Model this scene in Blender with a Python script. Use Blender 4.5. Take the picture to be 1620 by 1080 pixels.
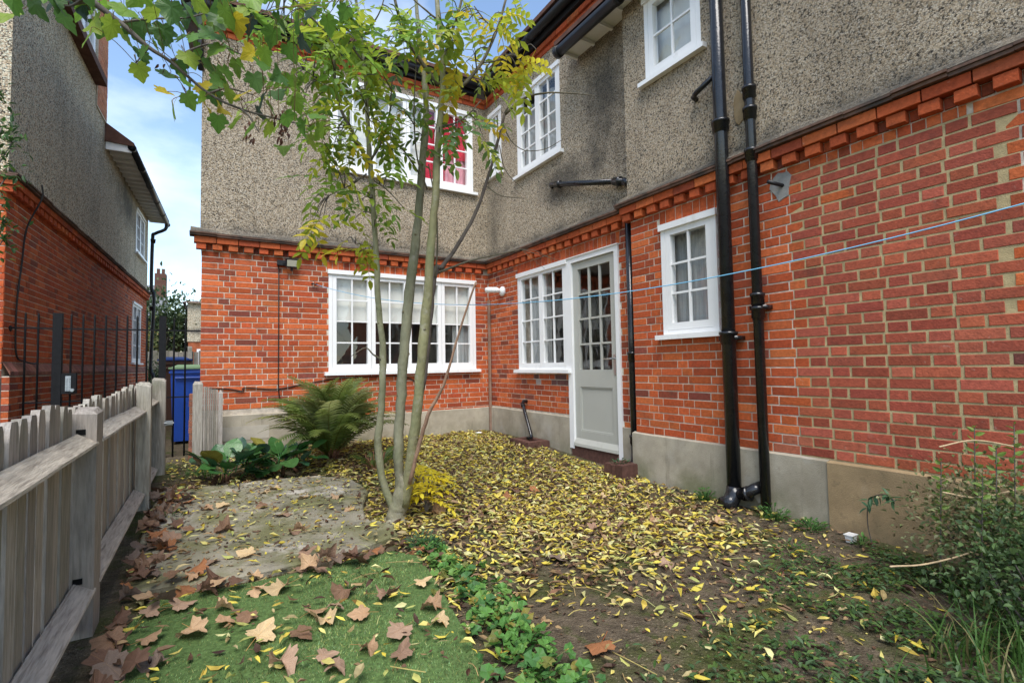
import bpy, math, random
from mathutils import Vector, Matrix, noise
random.seed(7)
R = math.radians
S = bpy.context.scene
for o in list(bpy.data.objects): bpy.data.objects.remove(o)
C = S.collection

# ------------------------------------------------------------ camera
CAMZ = 1.12
FPX = 791.5
yaw, pit, rol = R(31.17), R(2.71), R(-1.02)
fw = Vector((math.sin(yaw)*math.cos(pit), math.cos(yaw)*math.cos(pit), math.sin(pit)))
r0 = Vector((math.cos(yaw), -math.sin(yaw), 0)); u0 = r0.cross(fw)
rt = math.cos(rol)*r0 + math.sin(rol)*u0
up = -math.sin(rol)*r0 + math.cos(rol)*u0
cam = bpy.data.cameras.new('camera'); camo = bpy.data.objects.new('camera', cam); C.objects.link(camo)
cam.sensor_width = 36; cam.lens = FPX/1620*36; cam.clip_start = 0.05; cam.clip_end = 2000
M = Matrix((rt, up, -fw)).transposed().to_4x4(); M.translation = Vector((0, 0, CAMZ))
camo.matrix_world = M
S.camera = camo
S.render.resolution_x, S.render.resolution_y = 1024, 682

# ------------------------------------------------------------ sky, sun, exposure
SUN_EL, SUN_AZ = R(58), R(206)          # azimuth clockwise from +Y: behind the camera
w = bpy.data.worlds.new('World'); S.world = w; w.use_nodes = True
nt = w.node_tree; nt.nodes.clear()
wo = nt.nodes.new('ShaderNodeOutputWorld'); bg = nt.nodes.new('ShaderNodeBackground')
sk = nt.nodes.new('ShaderNodeTexSky'); sk.sky_type = 'NISHITA'; sk.sun_disc = False
sk.sun_elevation = SUN_EL; sk.sun_rotation = SUN_AZ; sk.air_density = 1.15; sk.dust_density = 0.15; sk.ozone_density = 1.0
tc = nt.nodes.new('ShaderNodeTexCoord'); cn = nt.nodes.new('ShaderNodeTexNoise')
mp = nt.nodes.new('ShaderNodeMapping'); mp.inputs['Scale'].default_value = (1, 1, 2.2)
cn.inputs['Scale'].default_value = 2.1; cn.inputs['Detail'].default_value = 7; cn.inputs['Roughness'].default_value = .55
cr = nt.nodes.new('ShaderNodeValToRGB'); cr.color_ramp.elements[0].position = .47; cr.color_ramp.elements[1].position = .92
mx = nt.nodes.new('ShaderNodeMixRGB'); mx.inputs[2].default_value = (6.6, 7.0, 7.4, 1)
nt.links.new(tc.outputs['Generated'], mp.inputs[0]); nt.links.new(mp.outputs[0], cn.inputs['Vector'])
nt.links.new(cn.outputs['Fac'], cr.inputs[0]); nt.links.new(cr.outputs[0], mx.inputs[0])
nt.links.new(sk.outputs[0], mx.inputs[1]); nt.links.new(mx.outputs[0], bg.inputs[0]); nt.links.new(bg.outputs[0], wo.inputs[0])
bg.inputs[1].default_value = 0.12
sl = bpy.data.lights.new('sun', 'SUN'); sl.energy = 2.2; sl.angle = R(36); sl.color = (1, .95, .88)
so = bpy.data.objects.new('sun', sl); C.objects.link(so)
sd = Vector((math.sin(SUN_AZ)*math.cos(SUN_EL), math.cos(SUN_AZ)*math.cos(SUN_EL), math.sin(SUN_EL)))
so.rotation_euler = sd.to_track_quat('Z', 'Y').to_euler(); so.location = sd*30
S.view_settings.view_transform = 'Standard'; S.view_settings.look = 'None'; S.view_settings.gamma = 1
S.view_settings.use_curve_mapping = False
S.view_settings.exposure = 1.2
S.render.engine = 'CYCLES'
S.cycles.max_bounces = 8; S.cycles.transparent_max_bounces = 16

# ------------------------------------------------------------ helpers
def at(px, py, d):                       # measured picture point at a camera depth -> world point
    return Vector((0, 0, CAMZ)) + (rt*((px-810)/FPX) - up*((py-540)/FPX) + fw)*d
def sstep(a, b, x):
    t = max(0, min(1, (x-a)/(b-a))); return t*t*(3-2*t)
def gz(x, y):
    return .14*sstep(3.0, 6.6, y)*sstep(-6, -.2, x) - .02*sstep(1.6, .6, y) + .012*noise.noise(Vector((x*1.3, y*1.3, 0)))

class MB:
    def __init__(s): s.v = []; s.f = []; s.c = []; s.m = []
    def face(s, idx, col=(1, 1, 1), mi=0): s.f.append(idx); s.c.append(col); s.m.append(mi)
    def poly(s, pts, col=(1, 1, 1), mi=0):
        b = len(s.v); s.v += [tuple(p) for p in pts]; s.face(list(range(b, b+len(pts))), col, mi)
    def hexa(s, p, col=(1, 1, 1), mi=0):   # 8 corners: bottom ring ccw then top ring ccw
        b = len(s.v); s.v += [tuple(q) for q in p]
        for f in ((3, 2, 1, 0), (4, 5, 6, 7), (0, 1, 5, 4), (1, 2, 6, 5), (2, 3, 7, 6), (3, 0, 4, 7)):
            s.face([b+i for i in f], col, mi)
    def box(s, x0, x1, y0, y1, z0, z1, col=(1, 1, 1), mi=0, fr=None):
        p = [(x0, y0, z0), (x1, y0, z0), (x1, y1, z0), (x0, y1, z0), (x0, y0, z1), (x1, y0, z1), (x1, y1, z1), (x0, y1, z1)]
        if fr: p = [fr(*q) for q in p]
        s.hexa(p, col, mi)
    def tube(s, pts, rad, n=8, col=(1, 1, 1), mi=0, cap=True, rough=0):
        pts = [Vector(p) for p in pts]
        if not isinstance(rad, (list, tuple)): rad = [rad]*len(pts)
        t0 = (pts[1]-pts[0]).normalized()
        a = t0.orthogonal().normalized(); rings = []
        for i, p in enumerate(pts):
            t = (pts[min(i+1, len(pts)-1)]-pts[max(i-1, 0)]).normalized()
            a = (a - t*a.dot(t)).normalized(); b = t.cross(a)
            base = len(s.v)
            for k in range(n):
                w_ = 2*math.pi*k/n; q_ = p+(a*math.cos(w_)+b*math.sin(w_))*rad[i]
                if rough: q_ = q_+(q_-p)*rough*noise.noise(q_*(2.2/max(rad[i], .01)))
                s.v.append(tuple(q_))
            rings.append(base)
        for i in range(len(rings)-1):
            for k in range(n):
                k2 = (k+1) % n
                s.face([rings[i]+k, rings[i]+k2, rings[i+1]+k2, rings[i+1]+k], col, mi)
        if cap:
            s.face([rings[0]+k for k in reversed(range(n))], col, mi); s.face([rings[-1]+k for k in range(n)], col, mi)
    def build(s, name, mats, parent=None, smooth=False, kind=None, origin=None):
        me = bpy.data.meshes.new(name)
        og = Vector(origin) if origin is not None else Vector((0, 0, 0))
        vs = [(a-og.x, b-og.y, c-og.z) for a, b, c in s.v] if origin is not None else s.v
        me.from_pydata(vs, [], s.f)
        if not isinstance(mats, (list, tuple)): mats = [mats]
        for m_ in mats: me.materials.append(m_)
        if len(mats) > 1: me.polygons.foreach_set('material_index', s.m)
        ca = me.color_attributes.new('Col', 'FLOAT_COLOR', 'CORNER')
        flat = []
        for f, c in zip(s.f, s.c): flat += list((c[0], c[1], c[2], 1.0))*len(f)
        ca.data.foreach_set('color', flat)
        if smooth: me.polygons.foreach_set('use_smooth', [True]*len(s.f))
        me.update()
        o = bpy.data.objects.new(name, me); C.objects.link(o)
        o.location = og
        if parent:
            o.parent = parent
            if origin is not None: o.location = og - wloc(parent)
            else: o.location = -wloc(parent)
        if kind: o['kind'] = kind
        return o
def wloc(o):
    v = Vector((0, 0, 0))
    while o: v = v + o.location; o = o.parent
    return v
def tag(o, label, cat, group=None):
    o['label'] = label; o['category'] = cat
    if group: o['group'] = group
    return o
def empty(name, loc=(0, 0, 0)):
    o = bpy.data.objects.new(name, None); C.objects.link(o); o.location = loc; o.empty_display_size = .1; return o
def frame(o, u, n):                       # wall frame: (along, up, out) -> world
    o, u, n = Vector(o), Vector(u).normalized(), Vector(n).normalized()
    def f(a, z, c): return o + u*a + n*c + Vector((0, 0, z))
    f.u, f.n = u, n
    return f
def catmull(pts, k=5):
    P = [Vector(p) for p in pts]; P = [P[0]*2-P[1]] + P + [P[-1]*2-P[-2]]; out = []
    for i in range(1, len(P)-2):
        for j in range(k):
            t = j/k
            out.append(.5*((2*P[i]) + (P[i+1]-P[i-1])*t + (2*P[i-1]-5*P[i]+4*P[i+1]-P[i+2])*t*t + (3*P[i]-P[i-1]-3*P[i+1]+P[i+2])*t**3))
    out.append(P[-2]); return out
def lerps(vals, n):
    out = []
    for i in range(n):
        t = i/(n-1)*(len(vals)-1); k = min(int(t), len(vals)-2); out.append(vals[k]+(vals[k+1]-vals[k])*(t-k))
    return out

# ------------------------------------------------------------ materials
def mat(name, base=(.5, .5, .5), rough=.7, spec=.3, nscale=0, nvar=.25, bump=0, bscale=None, attr=False, objcol=False, stretch=(1, 1, 1), metal=0, trans=0, coat=0, detail=6):
    m = bpy.data.materials.new(name); m.use_nodes = True; t = m.node_tree; L = t.links.new
    b = t.nodes['Principled BSDF']; out = t.nodes['Material Output']
    b.inputs['Roughness'].default_value = rough; b.inputs['Specular IOR Level'].default_value = spec; b.inputs['Metallic'].default_value = metal
    b.inputs['Coat Weight'].default_value = coat
    col = t.nodes.new('ShaderNodeRGB'); col.outputs[0].default_value = (*base, 1); cs = col.outputs[0]
    if attr:
        a = t.nodes.new('ShaderNodeVertexColor'); a.layer_name = 'Col'
        q = t.nodes.new('ShaderNodeMixRGB'); q.blend_type = 'MULTIPLY'; q.inputs[0].default_value = 1; L(cs, q.inputs[1]); L(a.outputs[0], q.inputs[2]); cs = q.outputs[0]
    if objcol:
        a = t.nodes.new('ShaderNodeObjectInfo')
        q = t.nodes.new('ShaderNodeMixRGB'); q.blend_type = 'MULTIPLY'; q.inputs[0].default_value = 1; L(cs, q.inputs[1]); L(a.outputs['Color'], q.inputs[2]); cs = q.outputs[0]
    g = t.nodes.new('ShaderNodeNewGeometry') if not objcol else t.nodes.new('ShaderNodeTexCoord')
    src = g.outputs['Position'] if not objcol else g.outputs['Object']
    mpn = t.nodes.new('ShaderNodeMapping'); mpn.inputs['Scale'].default_value = stretch; L(src, mpn.inputs[0])
    if nscale:
        n = t.nodes.new('ShaderNodeTexNoise'); n.inputs['Scale'].default_value = nscale; n.inputs['Detail'].default_value = detail; n.inputs['Roughness'].default_value = .6; L(mpn.outputs[0], n.inputs['Vector'])
        mr = t.nodes.new('ShaderNodeMapRange'); mr.inputs[1].default_value = .3; mr.inputs[2].default_value = .7; mr.inputs[3].default_value = 1-nvar; mr.inputs[4].default_value = 1+nvar; L(n.outputs['Fac'], mr.inputs[0])
        q = t.nodes.new('ShaderNodeMixRGB'); q.blend_type = 'MULTIPLY'; q.inputs[0].default_value = 1; L(cs, q.inputs[1]); L(mr.outputs[0], q.inputs[2]); cs = q.outputs[0]
    L(cs, b.inputs['Base Color'])
    if bump:
        n2 = t.nodes.new('ShaderNodeTexNoise'); n2.inputs['Scale'].default_value = bscale or nscale*3; n2.inputs['Detail'].default_value = 5; L(mpn.outputs[0], n2.inputs['Vector'])
        bp = t.nodes.new('ShaderNodeBump'); bp.inputs['Strength'].default_value = 1; bp.inputs['Distance'].default_value = bump; L(n2.outputs['Fac'], bp.inputs['Height']); L(bp.outputs[0], b.inputs['Normal'])
    if trans:
        tr = t.nodes.new('ShaderNodeBsdfTranslucent'); L(cs, tr.inputs[0]); ms = t.nodes.new('ShaderNodeMixShader'); ms.inputs[0].default_value = trans
        L(b.outputs[0], ms.inputs[1]); L(tr.outputs[0], ms.inputs[2]); L(ms.outputs[0], out.inputs[0])
    return m
def overlay(m, color, scale, lo, hi, fac=1.0, stretch=(1, 1, 1), detail=6, z=None):
    """stain or growth with a shape of its own laid over a material's colour"""
    t = m.node_tree; L = t.links.new; b = t.nodes['Principled BSDF']
    cur = b.inputs['Base Color'].links[0].from_socket
    g = t.nodes.new('ShaderNodeNewGeometry'); mp_ = t.nodes.new('ShaderNodeMapping'); mp_.inputs['Scale'].default_value = stretch; L(g.outputs['Position'], mp_.inputs[0])
    mp_.inputs['Location'].default_value = (random.random()*9, random.random()*9, random.random()*9)
    n = t.nodes.new('ShaderNodeTexNoise'); n.inputs['Scale'].default_value = scale; n.inputs['Detail'].default_value = detail; n.inputs['Roughness'].default_value = .62; L(mp_.outputs[0], n.inputs['Vector'])
    r_ = t.nodes.new('ShaderNodeMapRange'); r_.inputs[1].default_value = lo; r_.inputs[2].default_value = hi; r_.inputs[3].default_value = 0; r_.inputs[4].default_value = fac; L(n.outputs['Fac'], r_.inputs[0])
    fs = r_.outputs[0]
    if z:
        sp = t.nodes.new('ShaderNodeSeparateXYZ'); L(g.outputs['Position'], sp.inputs[0])
        rz = t.nodes.new('ShaderNodeMapRange'); rz.inputs[1].default_value = z[0]; rz.inputs[2].default_value = z[1]; L(sp.outputs[2], rz.inputs[0])
        mm = t.nodes.new('ShaderNodeMath'); mm.operation = 'MULTIPLY'; L(fs, mm.inputs[0]); L(rz.outputs[0], mm.inputs[1]); fs = mm.outputs[0]
    q = t.nodes.new('ShaderNodeMixRGB'); q.inputs[2].default_value = (*color, 1); L(fs, q.inputs[0]); L(cur, q.inputs[1]); L(q.outputs[0], b.inputs['Base Color'])
    return m

m_brick = mat('brick', (1, 1, 1), .85, .2, 38, .22, .0035, 90, attr=True)
overlay(m_brick, (.06, .035, .028), 7, .56, .8, .6)
overlay(m_brick, (.05, .035, .03), 1.3, .55, .78, .45)
overlay(m_brick, (.58, .47, .38), 24, .66, .78, .5)
overlay(m_brick, (.60, .52, .44), 2.2, .68, .82, .45, detail=9)
m_mortar = mat('mortar', (.55, .48, .39), .95, .1, 20, .25, .003, 160)
overlay(m_mortar, (.20, .16, .12), 2.2, .52, .74, .7)
m_mortar_buff = mat('buff_mortar', (.42, .325, .175), .95, .1, 22, .2, .003, 170)
m_cem = mat('cement', (.26, .25, .23), .9, .2, 12, .2, .003, 90)
m_plinth = mat('plinth_render', (.40, .355, .275), .92, .2, 6, .16, .004, 120)
overlay(m_plinth, (.15, .135, .075), 3.5, .44, .64, .75, z=(.38, .05))
overlay(m_plinth, (.23, .20, .145), 1.6, .48, .68, .7)
overlay(m_plinth, (.20, .17, .12), 30, .6, .75, .5)
overlay(m_plinth, (.42, .40, .36), 2.7, .55, .75, .5)
overlay(m_plinth, (.15, .16, .075), 2.2, .46, .64, .7, z=(.30, .04))
overlay(m_plinth, (.16, .14, .10), 5, .58, .74, .6, stretch=(2.5, 2.5, .35))
m_plinth_tan = mat('tan_plinth_render', (.30, .215, .12), .95, .1, 7, .22, .004, 140)
overlay(m_plinth_tan, (.14, .12, .075), 3, .45, .65, .7, z=(.3, .02))
overlay(m_plinth_tan, (.42, .33, .22), 4, .56, .72, .6)
overlay(m_plinth_tan, (.15, .115, .07), 16, .58, .74, .6)
m_plinth_pale = mat('pale_plinth_patch', (.44, .40, .33), .95, .1, 9, .12, .002, 100)
m_white = mat('white_paint', (.80, .80, .79), .35, .4, 3, .03, .0006, 40)
m_whiteold = mat('worn_white_paint', (.74, .73, .70), .5, .3, 6, .06, .001, 50)
m_grey_door = mat('sage_grey_paint', (.42, .42, .375), .42, .4, 3, .03, .0005, 60)
overlay(m_white, (.42, .39, .33), 7, .60, .80, .45, stretch=(1, 1, .5))
overlay(m_white, (.30, .27, .22), 34, .68, .78, .35)
overlay(m_grey_door, (.26, .25, .21), 5, .56, .78, .5, z=(.55, .2))
m_black = mat('black_gloss_paint', (.014, .014, .016), .22, .5, 14, .3, .0012, 45)
m_gutter = mat('gutter_black', (.016, .016, .018), .45, .3)
m_iron = mat('black_iron', (.010, .010, .011), .55, .15, 30, .3, .0006, 80)
m_tile = mat('roof_tile', (.11, .055, .04), .85, .2, 7, .3, .004, 40)
m_drip = mat('drip_tile', (.15, .085, .06), .85, .2, 9, .35, .003, 60)
overlay(m_drip, (.05, .045, .04), 5, .45, .62, .8)
m_wood = mat('weathered_wood', (.36, .325, .28), .88, .15, 14, .26, .004, 30, attr=True, objcol=False, stretch=(5, 5, .55))
overlay(m_wood, (.17, .15, .12), 10, .5, .72, .75, stretch=(6, 6, .4))
overlay(m_wood, (.12, .13, .06), 5, .52, .7, .5, z=(.72, 1.02))
m_woodrail = mat('weathered_rail_wood', (.40, .355, .295), .88, .15, 14, .26, .004, 30, attr=True, stretch=(6, .6, 6))
overlay(m_woodrail, (.14, .115, .09), 9, .52, .72, .8, stretch=(9, .5, 9))
m_bark = mat('ash_bark', (.235, .215, .145), .8, .2, 9, .28, .007, 45, attr=True, stretch=(1, 1, .6))
overlay(m_bark, (.34, .32, .26), 14, .54, .7, .7)
overlay(m_bark, (.13, .15, .07), 4, .5, .68, .6)
overlay(m_bark, (.09, .085, .055), 28, .6, .8, .7, stretch=(1, 1, .35))
m_deadbark = mat('dead_bark', (.12, .105, .09), .9, .1, 16, .3, .003, 70, attr=True)
m_leaf = mat('leaf', (1, 1, 1), .45, .35, 30, .12, 0, attr=True, objcol=True, trans=.5)
m_litter = mat('dry_leaf', (1, 1, 1), .6, .25, 40, .18, 0, attr=True, trans=.2)
m_litter_obj = mat('dry_big_leaf', (1, 1, 1), .65, .2, 45, .22, .0015, 60, attr=True, objcol=True, trans=.15)
m_fleshy = mat('glossy_leaf', (1, 1, 1), .28, .45, 35, .15, .0012, 55, attr=True, objcol=True, trans=.18)
m_green = mat('small_leaf', (1, 1, 1), .5, .3, 30, .15, 0, attr=True, trans=.35)
m_turf = mat('turf_fibre', (.15, .225, .08), .7, .2, 5, .4, attr=True)
m_turfbase = mat('turf_backing', (.085, .14, .045), .95, .1, 60, .4, .004, 200)
m_soil = mat('soil', (.10, .078, .052), .95, .15, 16, .5, .022, 80)
overlay(m_soil, (.055, .07, .016), 2.6, .48, .62, .85)
overlay(m_soil, (.05, .065, .015), 12, .56, .66, .7)
overlay(m_soil, (.14, .105, .07), 5, .55, .75, .7)
overlay(m_soil, (.32, .26, .18), 110, .60, .68, .7)
overlay(m_soil, (.018, .014, .01), 60, .58, .68, .7)
m_slab = mat('concrete_slab', (.26, .235, .175), .8, .35, 5, .3, .008, 60)
overlay(m_slab, (.125, .125, .045), 2.4, .42, .58, .85)
overlay(m_slab, (.50, .46, .39), 1.9, .56, .63, .85)
overlay(m_slab, (.055, .05, .04), 4, .56, .7, .7)
overlay(m_slab, (.06, .052, .035), 45, .6, .72, .6)
m_blue = mat('blue_plastic', (.008, .045, .26), .4, .4, 4, .08)
m_gplast = mat('green_plastic', (.16, .25, .14), .5, .3)
m_brownp = mat('brown_plastic', (.09, .045, .03), .5, .3)
m_metal = mat('brushed_metal', (.55, .55, .54), .35, .5, metal=.9)
m_galv = mat('galvanised_steel', (.35, .37, .38), .45, .5, 30, .15, metal=.6)
m_plastic = mat('white_plastic', (.75, .75, .73), .4, .4)
m_rope = mat('blue_line', (.16, .42, .62), .5, .3)
m_cable = mat('black_cable', (.02, .018, .016), .6, .3)
m_room = mat('room_paint', (.20, .19, .18), .9, .1)
m_roomlight = mat('pale_room_paint', (.34, .33, .31), .9, .1)
m_blind = mat('roller_blind', (.76, .75, .70), .9, .1)
m_net = mat('net_curtain', (.42, .43, .43), .9, .1, 10, .2, stretch=(6, 6, .3))
m_red = mat('red_curtain', (.66, .05, .09), .85, .1, 10, .25, stretch=(8, 8, .3))
m_pink = mat('pink_curtain', (.80, .40, .46), .85, .1, 10, .2, stretch=(8, 8, .3))
m_conduit = mat('brown_conduit', (.27, .175, .125), .75, .2, 10, .2)
m_terra = mat('dark_brick_surround', (.105, .052, .04), .85, .2, 25, .3, .003, 80, attr=True)
m_lens = mat('lamp_lens', (.45, .43, .33), .15, .6)
m_dark = mat('dark_hollow', (.008, .008, .008), .9, .1)
m_lead = mat('lead', (.17, .175, .185), .6, .3, 8, .2)

def glass_mat():
    m = bpy.data.materials.new('window_glass'); m.use_nodes = True; t = m.node_tree; t.nodes.clear(); L = t.links.new
    out = t.nodes.new('ShaderNodeOutputMaterial'); tr = t.nodes.new('ShaderNodeBsdfTransparent'); gl = t.nodes.new('ShaderNodeBsdfGlossy')
    gl.inputs['Roughness'].default_value = .01; tr.inputs[0].default_value = (.95, .96, .955, 1)
    fr = t.nodes.new('ShaderNodeFresnel'); gb = t.nodes.new('ShaderNodeNewGeometry'); io = t.nodes.new('ShaderNodeMapRange'); io.inputs[3].default_value = 1.8; io.inputs[4].default_value = 1/1.8; L(gb.outputs['Backfacing'], io.inputs[0]); L(io.outputs[0], fr.inputs[0])   # same reflectance from either side of a pane
    n = t.nodes.new('ShaderNodeTexNoise'); n.inputs['Scale'].default_value = 3; bp = t.nodes.new('ShaderNodeBump'); bp.inputs['Distance'].default_value = .003
    g = t.nodes.new('ShaderNodeNewGeometry'); L(g.outputs['Position'], n.inputs['Vector']); L(n.outputs['Fac'], bp.inputs['Height']); L(bp.outputs[0], gl.inputs['Normal'])
    ms = t.nodes.new('ShaderNodeMixShader'); L(fr.outputs[0], ms.inputs[0]); L(tr.outputs[0], ms.inputs[1]); L(gl.outputs[0], ms.inputs[2]); L(ms.outputs[0], out.inputs[0])
    return m
m_glass = glass_mat()

def pebble_mat(name, scale, stain_fac=.75, blots=(), gain=1.0):
    m = bpy.data.materials.new(name); m.use_nodes = True; t = m.node_tree; L = t.links.new; b = t.nodes['Principled BSDF']
    b.inputs['Roughness'].default_value = .85; b.inputs['Specular IOR Level'].default_value = .25
    g = t.nodes.new('ShaderNodeNewGeometry')
    n0 = t.nodes.new('ShaderNodeTexNoise'); n0.inputs['Scale'].default_value = scale*1.5; n0.inputs['Detail'].default_value = 2; L(g.outputs['Position'], n0.inputs['Vector'])
    ad = t.nodes.new('ShaderNodeMixRGB'); ad.blend_type = 'LINEAR_LIGHT'; ad.inputs[0].default_value = .012; L(g.outputs['Position'], ad.inputs[1]); L(n0.outputs['Color'], ad.inputs[2])
    v = t.nodes.new('ShaderNodeTexVoronoi'); v.inputs['Scale'].default_value = scale; L(ad.outputs[0], v.inputs['Vector'])
    sp = t.nodes.new('ShaderNodeSeparateColor'); L(v.outputs['Color'], sp.inputs[0])
    cr = t.nodes.new('ShaderNodeValToRGB'); e = cr.color_ramp.elements; e[0].position = 0; e[0].color = (.075, .062, .048, 1); e[1].position = 1; e[1].color = (.80, .72, .60, 1)
    for p, c in ((.10, (.20, .165, .12)), (.19, (.42, .33, .22)), (.34, (.62, .50, .355)), (.52, (.55, .42, .27)), (.66, (.70, .59, .44)), (.84, (.73, .64, .51))):
        q = cr.color_ramp.elements.new(p); q.color = (*[min(.85, x*gain) for x in c], 1)
    cr.color_ramp.interpolation = 'CONSTANT'
    L(sp.outputs[0], cr.inputs[0])
    gap = t.nodes.new('ShaderNodeMapRange'); gap.inputs[1].default_value = .42; gap.inputs[2].default_value = .78; gap.inputs[3].default_value = 1; gap.inputs[4].default_value = .42; L(v.outputs['Distance'], gap.inputs[0])
    mu = t.nodes.new('ShaderNodeMixRGB'); mu.blend_type = 'MULTIPLY'; mu.inputs[0].default_value = 1; L(cr.outputs[0], mu.inputs[1]); L(gap.outputs[0], mu.inputs[2]); L(mu.outputs[0], b.inputs['Base Color'])
    bp = t.nodes.new('ShaderNodeBump'); bp.invert = True; bp.inputs['Distance'].default_value = .012; bp.inputs['Strength'].default_value = .9; L(v.outputs['Distance'], bp.inputs['Height']); L(bp.outputs[0], b.inputs['Normal'])
    if stain_fac:
        cur = mu.outputs[0]
        n = t.nodes.new('ShaderNodeTexNoise'); n.inputs['Scale'].default_value = 1.1; n.inputs['Detail'].default_value = 7; n.inputs['Roughness'].default_value = .68
        mp_ = t.nodes.new('ShaderNodeMapping'); mp_.inputs['Scale'].default_value = (1.4, 1.4, .7); L(g.outputs['Position'], mp_.inputs[0]); L(mp_.outputs[0], n.inputs['Vector'])
        rr = t.nodes.new('ShaderNodeMapRange'); rr.inputs[1].default_value = .5; rr.inputs[2].default_value = .74; rr.inputs[3].default_value = 1; rr.inputs[4].default_value = 1-stain_fac; L(n.outputs['Fac'], rr.inputs[0])
        q = t.nodes.new('ShaderNodeMixRGB'); q.blend_type = 'MULTIPLY'; q.inputs[0].default_value = 1; L(cur, q.inputs[1]); L(rr.outputs[0], q.inputs[2]); L(q.outputs[0], b.inputs['Base Color'])
        cur = q.outputs[0]
        # soot and algae just above the string course; blots add sill run-off and painted eave shade
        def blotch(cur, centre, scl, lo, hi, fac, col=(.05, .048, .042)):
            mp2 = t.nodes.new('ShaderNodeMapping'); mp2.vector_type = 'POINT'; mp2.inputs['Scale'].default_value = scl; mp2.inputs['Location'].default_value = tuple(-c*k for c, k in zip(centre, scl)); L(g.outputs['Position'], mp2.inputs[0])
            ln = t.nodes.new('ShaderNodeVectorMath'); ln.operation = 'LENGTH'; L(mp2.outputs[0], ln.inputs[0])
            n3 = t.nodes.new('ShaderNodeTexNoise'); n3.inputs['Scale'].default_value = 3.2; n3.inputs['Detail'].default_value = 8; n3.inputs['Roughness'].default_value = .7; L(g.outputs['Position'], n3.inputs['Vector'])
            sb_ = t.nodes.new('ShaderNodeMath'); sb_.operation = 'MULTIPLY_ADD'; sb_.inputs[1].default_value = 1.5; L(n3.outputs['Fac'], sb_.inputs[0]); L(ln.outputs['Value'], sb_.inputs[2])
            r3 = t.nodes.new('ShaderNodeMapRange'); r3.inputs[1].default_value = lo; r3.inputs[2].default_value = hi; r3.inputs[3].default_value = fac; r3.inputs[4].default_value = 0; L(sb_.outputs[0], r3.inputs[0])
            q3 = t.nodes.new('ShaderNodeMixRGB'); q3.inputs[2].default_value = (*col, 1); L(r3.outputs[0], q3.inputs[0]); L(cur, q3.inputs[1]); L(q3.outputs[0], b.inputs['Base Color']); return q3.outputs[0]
        cur = blotch(cur, (0, 0, 2.72), (0, 0, 4.2), .7, 1.45, .85, (.07, .068, .062))
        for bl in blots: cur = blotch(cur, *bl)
    return m
m_pebble = pebble_mat('pebbledash', 104, .35)
m_pebble_stain_shade = pebble_mat('pebbledash_stain_shade', 104, .5, [((3.65, 4.75, 3.35), (0, 1.15, 2.6), .9, 1.6, .72), ((3.65, 4.0, 4.0), (0, 1.9, .8), .9, 1.7, .75), ((3.65, 6.5, 3.2), (0, 3, 1.2), .8, 1.5, .5)])  # middle blot paints the soffit's shade on the wall below the low eaves
m_pebble_far = pebble_mat('pebbledash_neighbour', 80, .3, [((-1.4, 13.0, 4.7), (0, .5, 1.2), .9, 1.6, .8)], 1.3)  # blot paints shade and dirt together under the far eaves

# ------------------------------------------------------------ ground
def axis(a, b, st, lo, hi):
    v = list(lo); x = a
    while x < b-1e-6: v.append(x); x += st
    return v + [b] + list(hi)
xs = axis(-1.0, 4.0, .08, [-250, -60, -20, -8, -4, -2], [6, 12, 40, 120, 250])
ys = axis(0.0, 9.0, .08, [-250, -60, -20, -8, -3, -1], [12, 18, 40, 120, 300])
g = MB()
for y in ys:
    for x in xs: g.v.append((x, y, gz(x, y)))
nx = len(xs)
for j in range(len(ys)-1):
    for i in range(nx-1): g.face([j*nx+i, j*nx+i+1, (j+1)*nx+i+1, (j+1)*nx+i])
gr = g.build('ground', m_soil, smooth=True, kind='structure')

# concrete slab
slab_out = [(-.36, 3.14), (.02, 3.06), (.42, 3.05), (.80, 3.12), (1.06, 3.24), (1.10, 3.42), (.96, 3.62), (1.02, 3.95), (1.16, 4.3), (1.12, 4.75), (.9, 5.02), (.4, 5.1), (-.36, 5.12)]
def in_poly(x, y, P):
    c = False; n = len(P)
    for i in range(n):
        a, b = P[i], P[(i+1) % n]
        if (a[1] > y) != (b[1] > y) and x < (b[0]-a[0])*(y-a[1])/(b[1]-a[1])+a[0]: c = not c
    return c
def slab_z(x, y): return gz(x, y) + .045 + .006*noise.noise(Vector((x*3, y*3, 4)))
sb = MB()
dense = []
for i in range(len(slab_out)):
    a, b = Vector(slab_out[i]), Vector(slab_out[(i+1) % len(slab_out)])
    for k in range(6):
        p = a.lerp(b, k/6); q = noise.noise(Vector((p.x*9, p.y*9, 1)))*.02
        dense.append((p.x+q, p.y+q*.8))
rings = []
cx_, cy_ = .38, 4.05
for ri, (sc, dz) in enumerate(((1.0, -.09), (1.0, -.012), (.985, 0), (.75, 0), (.5, 0), (.25, 0))):
    base = len(sb.v)
    for (x, y) in dense:
        X, Y = cx_+(x-cx_)*sc, cy_+(y-cy_)*sc; sb.v.append((X, Y, slab_z(X, Y)+dz))
    rings.append(base)
n_ = len(dense)
for a, b in zip(rings, rings[1:]):
    for k in range(n_): sb.face([a+k, a+(k+1) % n_, b+(k+1) % n_, b+k])
sb.v.append((cx_, cy_, slab_z(cx_, cy_)))
for k in range(n_): sb.face([rings[-1]+k, rings[-1]+(k+1) % n_, len(sb.v)-1])
sb.build('concrete_path', m_slab, smooth=False, kind='structure')

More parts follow.
